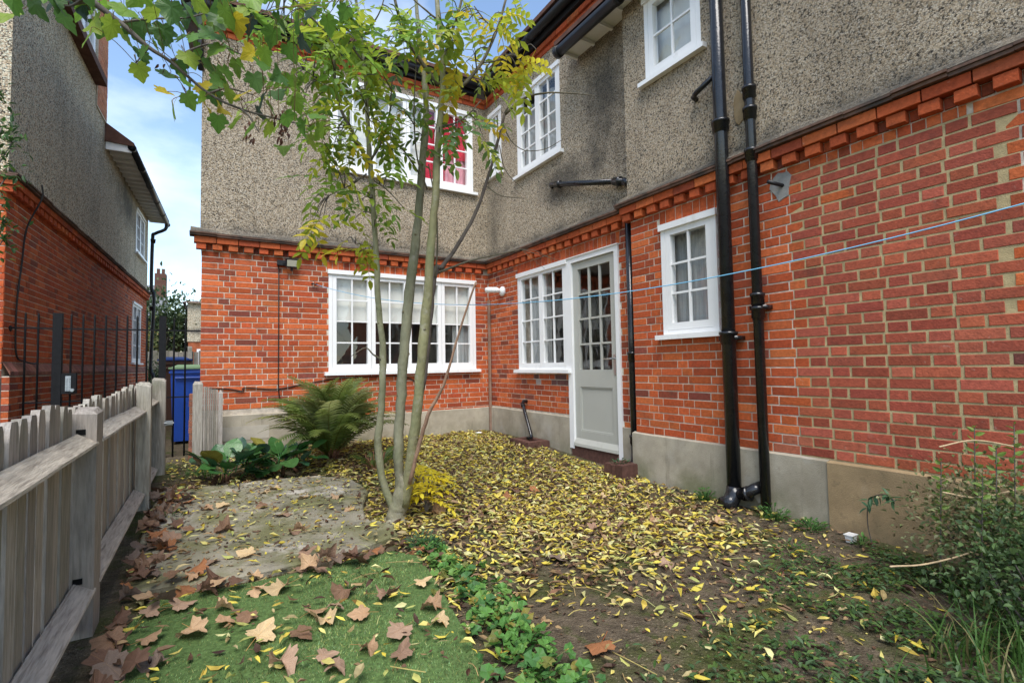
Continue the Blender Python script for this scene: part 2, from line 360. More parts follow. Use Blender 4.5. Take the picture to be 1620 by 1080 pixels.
# artificial grass mat
turf = [(-.40, .2), (.72, .2), (.84, 1.5), (.92, 1.95), (1.0, 2.4), (1.06, 2.85), (.95, 3.02), (.5, 2.98), (.1, 2.98), (-.22, 3.05), (-.34, 2.6), (-.40, 1.6)]
tb = MB(); b0 = len(tb.v)
top = []; 
for x, y in turf: tb.v.append((x, y, gz(x, y)-.02))
for x, y in turf: tb.v.append((x, y, gz(x, y)+.018))
k_ = len(turf)
for i in range(k_): tb.face([i, (i+1) % k_, k_+(i+1) % k_, k_+i])
tb.face([k_+i for i in range(k_)])
to = tb.build('grass_mat', m_turfbase, kind='structure')
tf = MB(); random.seed(11)
cnt = 0
while cnt < 42000:
    x, y = random.uniform(-.42, 1.08), random.uniform(1.3, 3.06)
    if not in_poly(x, y, turf): continue
    cnt += 1
    z = gz(x, y)+.012; h = random.uniform(.006, .017); a = random.uniform(0, 6.28); wd = .0022
    dx, dy = math.cos(a)*wd, math.sin(a)*wd; lx, ly = random.uniform(-.012, .012), random.uniform(-.012, .012)
    s_ = random.uniform(.55, 1.5)*(1+.55*noise.noise(Vector((x*4, y*4, 2)))+.3*noise.noise(Vector((x*17, y*17, 6)))); c = (s_*random.uniform(.75, 1.5), s_, s_*random.uniform(.7, 1.3))
    tf.poly([(x-dx, y-dy, z), (x+dx, y+dy, z), (x+lx, y+ly, z+h)], c)
tt = tf.build('artificial_grass', m_turf, kind='stuff')
tag(tt, 'bright green artificial grass pile at the bottom left of the yard', 'grass')

# ------------------------------------------------------------ the house
FB = frame((0, 6.74, 0), (1, 0, 0), (0, -1, 0))
FD = frame((3.67, 0, 0), (0, -1, 0), (-1, 0, 0))
FN = frame((3.56, 0, 0), (0, -1, 0), (-1, 0, 0))
house = empty('house', (3.67, 6.74, 0))
tag(house, 'red brick and pebbledash house with white cottage windows around the yard', 'house')
COURSE = .0686
Z0 = .455; ZC = 2.513
BR = []      # every brick: (frame, u0, u1, z0, z1, n0, n1, colour, owner)
def brick_mesh(mb, fr, u0, u1, z0, z1, n0, n1, col, jit=.0012, ch=.0025):
    j = lambda: random.uniform(-jit, jit)
    a = [(u0+j(), z0+j()), (u1+j(), z0+j()), (u1+j(), z1+j()), (u0+j(), z1+j())]
    cx, cz = (u0+u1)/2, (z0+z1)/2
    i_ = [(p+(ch if p < cx else -ch)+j()*.6, q+(ch if q < cz else -ch)+j()*.6) for p, q in a]
    t1, t2 = random.uniform(-.0012, .0012), random.uniform(-.0012, .0012)
    b = len(mb.v)
    mb.v += [tuple(fr(p, q, n0)) for p, q in a] + [tuple(fr(p, q, n1-ch)) for p, q in a]
    mb.v += [tuple(fr(p, q, n1+(t1 if k in (0, 3) else -t1)+(t2 if k < 2 else -t2))) for k, (p, q) in enumerate(i_)]
    for k in range(4):
        k2 = (k+1) % 4
        mb.face([b+k, b+k2, b+4+k2, b+4+k], col); mb.face([b+4+k, b+4+k2, b+8+k2, b+8+k], col)
    mb.face([b+8, b+9, b+10, b+11], col)
ORANGES = [(.45, .094, .030), (.48, .108, .034), (.41, .082, .028), (.50, .122, .040), (.43, .088, .029), (.39, .076, .027)]
DARKS = [(.30, .068, .032), (.26, .062, .033), (.33, .072, .031), (.22, .06, .038)]
REDS = [(.34, .082, .044), (.37, .090, .046), (.31, .070, .040), (.35, .088, .052), (.29, .066, .040)]
def shade(c, a=.82, b=1.16):
    s_ = random.uniform(a, b); return (c[0]*s_, c[1]*s_*random.uniform(.93, 1.07), c[2]*s_)
def col_old(u, z, dark=.16):
    d = dark + .22*max(0, noise.noise(Vector((u*.9, z*1.1, 3.1))))
    return shade(random.choice(DARKS if random.random() < d else ORANGES))
def lay(fr, ua, ub, za, zb, opens, colf, skip=None, seed=0, joint=.009, proud=.004, owner=None, course=COURSE, shift=0):
    random.seed(seed); k = 0; z = za
    n = int(round((zb-za)/course))
    for k in range(n):
        z = za+k*course; zt = z+course-joint
        u = ua - ((k % 2)*.1725) + shift; q = k % 2
        while u < ub:
            L_ = (.222, .107)[q % 2]; q += 1
            if random.random() < .04: L_ = .107 if L_ > .2 else .222
            L_ += random.uniform(-.004, .004)
            segs = [(max(u, ua), min(u+L_, ub))]
            for (o0, o1, p0, p1) in opens:
                if zt > p0+.004 and z < p1-.004:
                    ns = []
                    for s0, s1 in segs:
                        if s1 <= o0 or s0 >= o1: ns.append((s0, s1))
                        else:
                            if s0 < o0: ns.append((s0, min(s1, o0)))
                            if s1 > o1: ns.append((max(s0, o1), s1))
                    segs = ns
            for s0, s1 in segs:
                if s1-s0 < .025: continue
                if skip and skip((s0+s1)/2, (z+zt)/2): continue
                c = colf((s0+s1)/2, (z+zt)/2)
                BR.append((fr, s0, s1, z+.0005*random.random(), zt, -.02, proud+random.uniform(-.0012, .0016), c, owner))
            u += L_+joint
def soldiers(fr, ua, ub, z0, z1, seed, owner=None):
    random.seed(seed); u = ua
    while u < ub-.03:
        w_ = random.choice((.066, .066, .066, .107)); e = min(u+w_, ub)
        if fr.u.x > .5: pass
        BR.append((fr, u, e, z0, z1, -.02, .0045+random.uniform(-.001, .001), shade(random.choice(ORANGES+DARKS[:1])), owner)); u = e+.0065
def wall_panel(mb, fr, u0, u1, z0, z1, opens, nf, nb):
    us = sorted({u0, u1, *[min(max(v, u0), u1) for o in opens for v in o[:2]]}); zs = sorted({z0, z1, *[min(max(v, z0), z1) for o in opens for v in o[2:]]})
    for a, b in zip(us, us[1:]):
        for c, d in zip(zs, zs[1:]):
            if b-a < 1e-5 or d-c < 1e-5: continue
            mu, mz = (a+b)/2, (c+d)/2
            if any(o[0] < mu < o[1] and o[2] < mz < o[3] for o in opens): continue
            mb.poly([fr(a, c, nf), fr(b, c, nf), fr(b, d, nf), fr(a, d, nf)]); mb.poly([fr(a, d, nb), fr(b, d, nb), fr(b, c, nb), fr(a, c, nb)])
    for a, b, c, d in opens:
        mb.poly([fr(a, c, nf), fr(a, d, nf), fr(a, d, nb), fr(a, c, nb)]); mb.poly([fr(b, d, nf), fr(b, c, nf), fr(b, c, nb), fr(b, d, nb)])
        mb.poly([fr(b, c, nf), fr(a, c, nf), fr(a, c, nb), fr(b, c, nb)]); mb.poly([fr(a, d, nf), fr(b, d, nf), fr(b, d, nb), fr(a, d, nb)])
    for e in (u0, u1): mb.poly([fr(e, z0, nf), fr(e, z1, nf), fr(e, z1, nb), fr(e, z0, nb)])
    mb.poly([fr(u0, z1, nf), fr(u1, z1, nf), fr(u1, z1, nb), fr(u0, z1, nb)])

# openings (u0, u1, z0, z1)
OB = (1.31, 3.43, 1.075, 2.395)         # rear ground-floor window
OBU = (1.33, 3.42, 3.755, 4.985)        # rear upper window
ODW = (-5.86, -4.75, 1.06, 2.37)        # kitchen window
ODD = (-4.75, -3.865, .16, 2.37)        # door
OUA = (-6.60, -6.24, 3.98, 4.95)
OUB = (-5.80, -4.80, 3.73, 4.86)
ONL = (-3.18, -2.595, 1.37, 2.37)
ONU = (-3.30, -2.67, 3.79, 4.60)
wb = MB(); wall_panel(wb, FB, -.09, 3.80, -.3, 2.60, [OB], 0, -.22); wall_rear = wb.build('rear_wall', m_mortar, house)
wb = MB(); wall_panel(wb, FD, -6.74, -3.45, -.3, 2.60, [ODW, ODD], 0, -.22); wall_door = wb.build('door_wall', m_mortar, house)
wb = MB(); wall_panel(wb, FN, -3.57, 1.6, -.3, 2.60, [ONL], 0, -.20); wall_near = wb.build('side_wall', m_mortar, house)
wb = MB(); wall_panel(wb, FB, -.105, 3.80, 2.60, 5.12, [OBU], .018, -.22); wb.build('pebbledash_wall', m_pebble, house)
wb = MB(); wall_panel(wb, FD, -6.722, -3.45, 2.60, 5.12, [OUA, OUB], .018, -.22); wb.build('pebbledash_wall', m_pebble_stain_shade, house)
wb = MB(); wall_panel(wb, FN, -3.59, 1.6, 2.60, 4.78, [ONU], .018, -.20); wb.build('pebbledash_wall', m_pebble, house)
# end wall of the house along the passage
FS = frame((-.09, 0, 0), (0, -1, 0), (-1, 0, 0))
wb = MB(); wall_panel(wb, FS, -13, -6.741, -.3, 2.6, [], 0, -.2); wb.build('passage_wall', m_mortar, house)
wb = MB(); wall_panel(wb, FS, -13, -6.741, 2.601, 5.12, [], .012, -.2); wb.build('pebbledash_wall', m_pebble, house)

# bricks
lay(FB, -.09, 3.665, Z0, ZC, [OB, (-.2, .9, 0, .60), (1.284, 3.456, 2.395, 2.6)], lambda u, z: col_old(u, z, .16), seed=1, owner='r')
def col_door(u, z):
    if -5.5 < u < -4.78 and .86 < z < 1.03 and random.random() < .6: return random.choice(((.30, .22, .20), (.16, .07, .06), (.38, .30, .28), (.12, .055, .05)))
    return col_old(u, z, .16)
lay(FD, -6.735, -3.62, Z0, ZC, [ODW, ODD, (-6.8, -4.75, 0, .505), (-5.886, -3.844, 2.37, 2.6)], col_door, seed=2, owner='d')
def col_near(u, z):
    if z < .62 and -2.4 < u < -1.9 and random.random() < .7: return random.choice(((.42, .30, .26), (.30, .17, .14), (.36, .11, .06)))
    return col_old(u, z, .07)
inf = []
for k in range(31):
    z = Z0+k*COURSE
    if z+.06 > 2.44: break
    inf.append(((-1.895 if k % 2 else -1.985)-.012, 2.0 if z < 1.25 else (-.86 if k % 2 else -.80)+.012, z, z+COURSE-.001))
lay(FN, -3.57, 1.5, Z0, ZC, [ONL, (-3.206, -2.569, 2.37, 2.6), (-1.846, -.994, 2.43, 2.6)]+inf, col_near, seed=3, owner='n')
random.seed(5)
k = 0
for k in range(31):
    z = Z0+k*COURSE
    if z+.06 > 2.44: break
    ul = -1.895 if k % 2 else -1.985
    ur = 1.5 if z < 1.25 else (-.86 if k % 2 else -.80)
    u = ul; q = k
    while u < ur-.05:
        L_ = (.212, .098, .205, .1)[q % 4] + random.uniform(-.006, .006); q += 1
        e = min(u+L_, ur)
        if not (-3.2 < u < -2.58 and z > 1.3):
            c = shade(random.choice(REDS)) if random.random() > .02 else shade(random.choice(ORANGES))
            if u > -.95 and random.random() < .18: c = shade(random.choice(((.15, .06, .05), (.20, .06, .045))))
            BR.append((FN, u, e, z+random.uniform(.0035, .006), z+COURSE-.007, -.02, .0065+random.uniform(-.0015, .0015), c, 'n'))
        u = e+.016
mb = MB(); mb.box(-1.99, -.80, 1.25, 2.452, -.01, .0022, fr=lambda a, z, c: FN(a, z, c)); mb.box(-1.99, 1.5, Z0-.003, 1.25, -.01, .0022, fr=lambda a, z, c: FN(a, z, c))
infill_o = mb.build('infill_mortar', m_mortar_buff, wall_near)
soldiers(FB, 1.29, 3.45, 2.403, 2.506, 21, 'r'); soldiers(FD, -5.88, -3.85, 2.378, 2.506, 22, 'd'); soldiers(FN, -3.2, -2.575, 2.378, 2.506, 23, 'n')
soldiers(FN, -1.84, -1.0, 2.452, 2.510, 24, 'n')

def cornice(fr, ua, ub, owner, seed, ends=(0, 0), zc=ZC, par=house, dm=m_drip):
    random.seed(seed)
    u = ua-ends[0]*.055; n = 0
    while u < ub:                                        # dentil course
        e = min(u+.098, ub)
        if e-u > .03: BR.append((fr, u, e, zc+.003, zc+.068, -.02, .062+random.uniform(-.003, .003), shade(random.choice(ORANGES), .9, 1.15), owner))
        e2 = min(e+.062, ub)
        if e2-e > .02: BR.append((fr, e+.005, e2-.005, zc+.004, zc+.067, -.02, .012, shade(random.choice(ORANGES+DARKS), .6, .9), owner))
        u = e2+.002
    u = ua-ends[0]*.075
    while u < ub:                                        # stretcher course over the dentils
        e = min(u+.218, ub+ends[1]*.075)
        if e-u > .03: BR.append((fr, u, e, zc+.0735, zc+.142, -.02, .078+random.uniform(-.002, .002), shade(random.choice(ORANGES+DARKS[2:3]), .8, 1.1), owner))
        u = e+.007
    mb = MB(); u = ua-ends[0]*.118                       # thin tile drip, piece by piece with small steps
    while u < ub+ends[1]*.118:
        e = min(u+.265, ub+ends[1]*.118); d = random.uniform(-.003, .003)
        mb.box(u, e-.002, zc+.146+d, zc+.166+d, -.02, .105+d, fr=fr)
        mb.box(u, e-.002, zc+.168+d, zc+.184+d, -.02, .118+d*2, fr=fr); u = e
    dr = mb.build('drip_course', dm, par)
    mb = MB(); a, b = ua-ends[0]*.11, ub+ends[1]*.11     # cement fillet sloping back to the render
    n_seg = int((b-a)/.06)+1
    for i in range(n_seg):
        s0, s1 = a+(b-a)*i/n_seg, a+(b-a)*(i+1)/n_seg
        h0, h1 = [.26+.022*noise.noise(Vector((s*5, 1, seed))) for s in (s0, s1)]
        mb.poly([fr(s0, zc+.186, .112), fr(s1, zc+.186, .112), fr(s1, zc+h1, .021), fr(s0, zc+h0, .021)])
    mb.build('cement_fillet', m_pebble if par is house else m_pebble_far, par)
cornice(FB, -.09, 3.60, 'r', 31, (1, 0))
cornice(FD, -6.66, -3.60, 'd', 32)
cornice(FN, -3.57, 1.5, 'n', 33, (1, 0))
# eaves brick band
for fr, a, b, s_ in ((FB, -.09, 3.64, 41), (FD, -6.70, -3.96, 42)):
    random.seed(s_)
    for k in range(2):
        u = a-(k*.11)
        while u < b:
            e = min(u+.216, b)
            if e-max(u, a) > .03: BR.append((fr, max(u, a), e, 5.10+k*COURSE, 5.10+k*COURSE+.066, -.03, .028+.03*k, shade(random.choice(ORANGES), .8, 1.0), 'e'))
            u = e+.007
# split: the 300 that show largest are objects, the rest one part
def px_area(b):
    fr, ua, ub, za, zb = b[:5]; c = fr((ua+ub)/2, (za+zb)/2, 0) - Vector((0, 0, CAMZ)); d = c.dot(fw)
    if d < .2: return -1
    x, y = c.dot(rt)/d*FPX, c.dot(up)/d*FPX
    if abs(x) > 800 or abs(y) > 535: return -1
    if x > 640 and y < -190: return -1
    return (ub-ua)*(zb-za)*max(0, -fr.n.dot(c)/c.length)/d**2*c.length/d
def emit_bricks(par_for, rest_parent, rest_name, limit):
    global BR
    random.seed(99)
    order = sorted(range(len(BR)), key=lambda i: -px_area(BR[i])); topset = set(order[:limit]); rest = MB()
    for i, b in enumerate(BR):
        fr, ua, ub, za, zb, n0, n1, col, ow = b
        if i in topset:
            mb = MB(); brick_mesh(mb, fr, ua, ub, za, zb, n0, n1, col); mb.build('brick', m_brick, par_for(ow), origin=fr((ua+ub)/2, (za+zb)/2, 0))
        else: brick_mesh(rest, fr, ua, ub, za, zb, n0, n1, col)
    rest.build(rest_name, m_brick, rest_parent, kind='stuff')
    BR = []
emit_bricks(lambda o: {'r': wall_rear, 'd': wall_door, 'n': wall_near}.get(o, house), house, 'brickwork', 300)

# plinths
def plinth(fr, ua, ub, zt, n, m, name='plinth', z0=-.3, top=.012):
    mb = MB(); k = max(2, int((ub-ua)/.12))
    for i in range(k):
        a, b = ua+(ub-ua)*i/k, ua+(ub-ua)*(i+1)/k
        w0, w1 = [.004*noise.noise(Vector((v*4, zt*7, 2))) for v in (a, b)]
        mb.poly([fr(a, z0, n), fr(b, z0, n), fr(b, zt-top+w1, n), fr(a, zt-top+w0, n)])
        mb.poly([fr(a, zt-top+w0, n), fr(b, zt-top+w1, n), fr(b, zt+w1, -.005), fr(a, zt+w0, -.005)])
    for e, s_ in ((ua, 1), (ub, -1)): mb.poly([fr(e, z0, n), fr(e, zt-top, n), fr(e, zt, -.005), fr(e, z0, -.005)])
    return mb.build(name, m, house)
plinth(FB, -.11, .9, .60, .024, m_plinth); plinth(FB, .9, 3.66, .50, .020, m_plinth)
mb = MB(); mb.box(.10, .62, .30, .46, .01, .0275, fr=FB); mb.build('plinth_patch', m_plinth_pale, house)
plinth(FD, -6.72, -4.75, .505, .020, m_plinth); plinth(FD, -3.865, -3.59, .47, .018, m_plinth)
plinth(FN, -3.60, -1.80, .455, .035, m_plinth); plinth(FN, -1.80, 1.5, .452, .045, m_plinth_tan)

# windows
def window(fr, o, nl, cols, rows, fm=m_white, room=m_room, sill=True, fw_=.045, sw=.05, par=house, depth=1.3, head=True, setback=.02):
    u0_, u1_, z0_, z1_ = o; nf, nb = setback, -.055
    mb = MB()
    mb.box(u0_, u0_+fw_, z0_, z1_, nb, nf, fr=fr); mb.box(u1_-fw_, u1_, z0_, z1_, nb, nf, fr=fr)
    mb.box(u0_+fw_, u1_-fw_, z1_-fw_, z1_, nb, nf-.001, fr=fr); mb.box(u0_+fw_, u1_-fw_, z0_, z0_+fw_*.8, nb, nf-.001, fr=fr)
    lw = (u1_-u0_-2*fw_)/nl
    wn = mb.build('window', fm, par)
    za, zb = z0_+fw_*.8+.002, z1_-fw_-.004
    for i in range(nl):
        a, b = u0_+fw_+lw*i+.0025, u0_+fw_+lw*(i+1)-.0025
        s1 = nf-.002; s0 = nb+.006
        mb = MB(); c0, c1, d0, d1 = a+sw, b-sw, za+sw*1.15, zb-sw
        mb.box(a, c0, za, zb, s0, s1, fr=fr); mb.box(c1, b, za, zb, s0, s1, fr=fr)
        mb.box(c0, c1, za, d0, s0, s1-.0005, fr=fr); mb.box(c0, c1, d1, zb, s0, s1-.0005, fr=fr)
        pw, ph = (c1-c0)/cols, (d1-d0)/rows
        for k in range(1, cols): mb.box(c0+pw*k-.009, c0+pw*k+.009, d0, d1, s1-.034, s1-.010, fr=fr)
        for k in range(1, rows): mb.box(c0, c1, d0+ph*k-.009, d0+ph*k+.009, s1-.033, s1-.011, fr=fr)
        mb.build('sash', fm, wn)
        for x in range(cols):
            for y in range(rows):
                mb = MB(); t = random.uniform(-.0012, .0012)
                pa, pb, qa, qb = c0+pw*x+.006, c0+pw*(x+1)-.006, d0+ph*y+.006, d0+ph*(y+1)-.006
                mb.poly([fr(pa, qa, s1-.024+t), fr(pb, qa, s1-.024-t), fr(pb, qb, s1-.024+t), fr(pa, qb, s1-.024-t)])
                mb.build('pane', m_glass, wn)
    if head:
        mb = MB(); mb.box(u0_-.012, u1_+.012, z1_-.05, z1_+.006, -.03, nf+.022, fr=fr); mb.build('head_board', fm, wn)
    if sill:
        mb = MB(); p = [(u0_-.055, z0_-.045, -.05), (u1_+.055, z0_-.045, -.05), (u1_+.055, z0_-.045, .075), (u0_-.055, z0_-.045, .075), (u0_-.055, z0_+.004, -.05), (u1_+.055, z0_+.004, -.05), (u1_+.055, z0_-.004, .075), (u0_-.055, z0_-.004, .075)]
        mb.hexa([fr(*q) for q in (p[3], p[2], p[1], p[0], p[7], p[6], p[5], p[4])]); mb.build('sill', fm, wn)
    if room:
        mb = MB(); a, b, c, d = u0_-.25, u1_+.25, z0_-.45, z1_+.12; f0, f1 = -.225, -depth
        mb.poly([fr(a, c, f1), fr(b, c, f1), fr(b, d, f1), fr(a, d, f1)]); mb.poly([fr(a, c, f0), fr(b, c, f0), fr(b, c, f1), fr(a, c, f1)])
        mb.poly([fr(a, d, f0), fr(a, d, f1), fr(b, d, f1), fr(b, d, f0)]); mb.poly([fr(a, c, f0), fr(a, c, f1), fr(a, d, f1), fr(a, d, f0)]); mb.poly([fr(b, c, f0), fr(b, d, f0), fr(b, d, f1), fr(b, c, f1)])
        mb.build('room', room, wn)
    return wn
def drape(fr, u0_, u1_, z0_, z1_, n, m, name, label, cat, amp=.012, per=.07):
    mb = MB(); k = max(4, int((u1_-u0_)/.018)); b = []
    for i in range(k+1):
        u = u0_+(u1_-u0_)*i/k; nn = n+amp*math.sin(u/per*6.28)+amp*.4*math.sin(u/per*14)
        b.append((fr(u, z0_, nn), fr(u, z1_, n+(nn-n)*.7)))
    for i in range(k): mb.poly([b[i][0], b[i+1][0], b[i+1][1], b[i][1]])
    o = mb.build(name, m); return tag(o, label, cat)
window(FB, OB, 4, 2, 4, room=m_room)
window(FB, OBU, 4, 2, 4, room=m_roomlight)
window(FD, OUA, 1, 2, 4, sw=.035); window(FD, OUB, 2, 2, 4, sw=.045, room=m_roomlight)
window(FN, ONL, 1, 2, 3, room=m_roomlight, sw=.055); window(FN, ONU, 1, 2, 2, room=m_roomlight, sw=.055)
window(FD, (ODW[0], ODW[1]+.001, ODW[2], ODW[3]), 2, 2, 4, sw=.04, room=None)
mb = MB()                                               # kitchen behind door and window
a, b, c, d, f0, f1 = -6.1, -3.6, .1, 2.5, -.225, -1.6
fr = FD
mb.poly([fr(a, c, f1), fr(b, c, f1), fr(b, d, f1), fr(a, d, f1)]); mb.poly([fr(a, c, f0), fr(b, c, f0), fr(b, c, f1), fr(a, c, f1)])
mb.poly([fr(a, d, f0), fr(a, d, f1), fr(b, d, f1), fr(b, d, f0)]); mb.poly([fr(a, c, f0), fr(a, c, f1), fr(a, d, f1), fr(a, d, f0)]); mb.poly([fr(b, c, f0), fr(b, d, f0), fr(b, d, f1), fr(b, c, f1)])
mb.build('room', m_room, house)
tag((lambda o: o)(drape(FB, 1.33, 2.36, 1.735, 2.42, -.075, m_blind, 'roller_blind', 'cream roller blind half drawn in left half of ground floor rear window', 'blind', .0005)), 'cream roller blind half drawn in left half of ground floor rear window', 'blind')
drape(FB, 2.38, 3.42, 1.735, 2.42, -.075, m_blind, 'roller_blind', 'cream roller blind half drawn in right half of ground floor rear window', 'blind', .0005)
drape(FB, 3.12, 3.42, 1.0, 1.73, -.16, m_net, 'net_curtain', 'grey net curtain in rightmost light of ground floor rear window', 'curtain')
drape(FB, 1.30, 2.68, 3.72, 5.0, -.09, m_blind, 'roller_blind', 'white blind drawn in left half of upper rear window', 'blind', .002)
drape(FB, 2.70, 3.0, 3.72, 5.0, -.10, m_red, 'red_curtain', 'red curtain with pink lining in upper rear window', 'curtain', .02, .11)
drape(FB, 2.94, 3.44, 3.72, 4.62, -.10, m_pink, 'pink_curtain', 'pink curtain in right light of upper rear window', 'curtain', .02, .13)
drape(FB, 2.96, 3.44, 4.25, 5.0, -.07, m_red, 'red_pelmet', 'red pelmet over pink curtain in upper rear window', 'curtain', .01, .13)
drape(FD, -5.83, -5.33, 1.0, 2.36, -.16, m_net, 'net_curtain', 'grey net curtain in left light of window beside the door', 'curtain', .02, .12)
drape(FD, -5.02, -4.8, 1.0, 2.36, -.16, m_net, 'net_curtain', 'grey net curtain in right light of window beside the door', 'curtain', .02, .12)
drape(FD, -5.78, -4.82, 3.7, 4.7, -.10, m_net, 'net_curtain', 'short net curtain in big upper window above the door wall', 'curtain', .02, .12)
drape(FN, -3.16, -2.62, 1.3, 2.4, -.15, m_net, 'net_curtain', 'pale net curtain in small ground floor window by the soil pipe', 'curtain', .015, .2)
drape(FN, -3.28, -2.69, 3.7, 4.62, -.12, m_blind, 'roller_blind', 'white blind in small upper window beside the soil pipe', 'blind', .004, .3)

# door
door = MB(); u0_, u1_, zt, zb = ODD[0], ODD[1], ODD[3], ODD[2]
mb = MB()
mb.box(u0_+.002, u0_+.085, zb-.02, zt, -.055, .022, fr=FD); mb.box(u1_-.06, u1_, zb-.04, zt, -.055, .022, fr=FD); mb.box(u0_+.085, u1_-.06, zt-.06, zt, -.055, .021, fr=FD)
mb.box(u0_-.02, u1_+.008, zt-.002, zt+.008, -.03, .036, fr=FD)
dframe = mb.build('door_frame', m_white, house)
a, b, c, d = u0_+.089, u1_-.064, zb+.03, zt-.066
ra, rb, rc, rd = a+.092, b-.092, 1.055, d-.085
mb = MB(); n1, n0 = -.006, -.048
mb.box(a, ra, c, d, n0, n1, fr=FD); mb.box(rb, b, c, d, n0, n1, fr=FD)
mb.box(ra, rb, rd, d, n0, n1-.0006, fr=FD); mb.box(ra, rb, .86, rc, n0, n1-.0006, fr=FD); mb.box(ra, rb, c, .355, n0, n1-.0006, fr=FD)
pw, ph = (rb-ra)/3, (rd-rc)/4
for k in (1, 2): mb.box(ra+pw*k-.011, ra+pw*k+.011, rc, rd, n0+.01, n1-.008, fr=FD)
for k in (1, 2, 3): mb.box(ra, rb, rc+ph*k-.011, rc+ph*k+.011, n0+.011, n1-.009, fr=FD)
leafd = mb.build('door', m_grey_door, house)
for x in range(3):
    for y in range(4):
        mb = MB(); mb.poly([FD(ra+pw*x+.005, rc+ph*y+.005, -.03), FD(ra+pw*(x+1)-.005, rc+ph*y+.005, -.031), FD(ra+pw*(x+1)-.005, rc+ph*(y+1)-.005, -.03), FD(ra+pw*x+.005, rc+ph*(y+1)-.005, -.0305)]); mb.build('pane', m_glass, leafd)
mb = MB(); mb.box(ra, rb, .355, .86, n0+.008, n1-.018, fr=FD)
mb.build('door_panel', m_grey_door, leafd)
mb = MB()
for q in ((ra, ra+.014, .355, .86), (rb-.014, rb, .355, .86), (ra+.014, rb-.014, .355, .369), (ra+.014, rb-.014, .846, .86)): mb.box(*q, n1-.02, n1-.006, fr=FD)
mb.build('panel_moulding', m_grey_door, leafd)
mb = MB(); mb.hexa([FD(*q) for q in ((a, c-.012, .035), (b, c-.012, .035), (b, c-.012, -.01), (a, c-.012, -.01), (a, c+.02, .03), (b, c+.02, .03), (b, c+.075, -.005), (a, c+.075, -.005))]); mb.build('weather_board', m_grey_door, leafd)
mb = MB(); mb.box(b-.062, b-.030, 1.0, 1.22, n1, n1+.008, fr=FD); mb.tube([FD(b-.046, 1.17, n1), FD(b-.046, 1.17, n1+.05), FD(b-.06, 1.17, n1+.055), FD(b-.17, 1.168, n1+.052)], .008, 8); mb.build('door_handle', m_metal, leafd)
mb = MB(); mb.box(u0_+.03, u1_-.06, .02, zb+.012, -.05, .018, fr=FD); mb.build('door_threshold', m_terra, house)

# eaves, gutters, roofs
def gutter(pts, r_, name='gutter', m=m_gutter, par=house, joints=()):
    mb = MB(); mb.tube(pts, r_, 12); p0, p1 = Vector(pts[0]), Vector(pts[-1])
    L_ = (p1-p0).length; k = max(1, int(L_/.9)); d = (p1-p0).normalized()
    for i in range(k+1):
        c = p0 + d*min(max(L_*i/k, .03), L_-.03); mb.tube([c-d*.03, c+d*.03], r_+.008, 12)
    return mb.build(name, m, par, smooth=True)
GZ = 5.36
gutter([FB(-.28, GZ, .15), FB(3.51, GZ, .15)], .055); gutter([FD(-6.58, GZ+.002, .15), FD(-3.93, GZ+.002, .15)], .055)
mb = MB(); mb.box(-.25, 3.47, 5.255, 5.44, -.1, .095, fr=FB); mb.build('fascia', m_gutter, house)
mb = MB(); mb.box(-6.62, -3.95, 5.2555, 5.441, -.1, .095, fr=FD); mb.build('fascia', m_gutter, house)
def slab_roof(pts, th, name='roof'):
    mb = MB(); n = len(pts); mb.v += [tuple(p) for p in pts] + [(p[0], p[1], p[2]-th) for p in pts]
    mb.face(list(range(n))); mb.face(list(range(2*n-1, n-1, -1)))
    for i in range(n): mb.face([i, n+i, n+(i+1) % n, (i+1) % n])
    return mb.build(name, m_tile, house)
slab_roof([(-.34, 6.52, 5.46), (3.45, 6.52, 5.46), (7.0, 10.07, 6.7), (-.34, 10.07, 6.7)], .05)
slab_roof([(3.45, 6.52, 5.461), (3.45, 3.93, 5.461), (7.0, 3.93, 6.7), (7.0, 10.07, 6.7)], .05)
mb = MB(); mb.poly([(3.69, 3.955, 4.6), (7, 3.955, 4.6), (7, 3.955, 6.62), (3.69, 3.955, 5.45)]); mb.build('gable_wall', m_pebble, house)
mb = MB(); mb.tube([(-.12, 6.70, 4.62), (-.125, 6.69, 5.3)], .03, 8); mb.build('downpipe', m_gutter, house, smooth=True)
# lower eaves over the side wall
EY = 4.46
gutter([(3.365, EY, 4.665), (3.365, -1.5, 4.665)], .058)
mb = MB(); y = EY-.01
while y > -1.4:
    x1 = 3.655 if y > 3.60 else 3.545
    mb.box(3.40, x1, max(y-.29, 3.60) if y > 3.60 else y-.29, y, 4.695, 4.72); mb.box(3.40, x1-.02, y-.04, y-.008, 4.655, 4.694)
    y = 3.598 if (y > 3.60 and y-.295 < 3.60) else y-.295
mb.build('soffit', m_whiteold, house)
mb = MB(); mb.box(3.395, 3.43, -1.4, EY, 4.66, 4.80); mb.build('fascia', m_gutter, house)
slab_roof([(3.34, EY+.02, 4.80), (3.34, -1.5, 4.80), (6.8, -1.5, 6.9), (6.8, 3.9, 6.9), (3.68, 3.94, 5.01), (3.68, EY+.02, 5.01)], .05)
mb = MB(); mb.box(3.60, 3.665, 4.02, 4.44, 5.0, 5.07); mb.build('lead_flashing', m_lead, house)

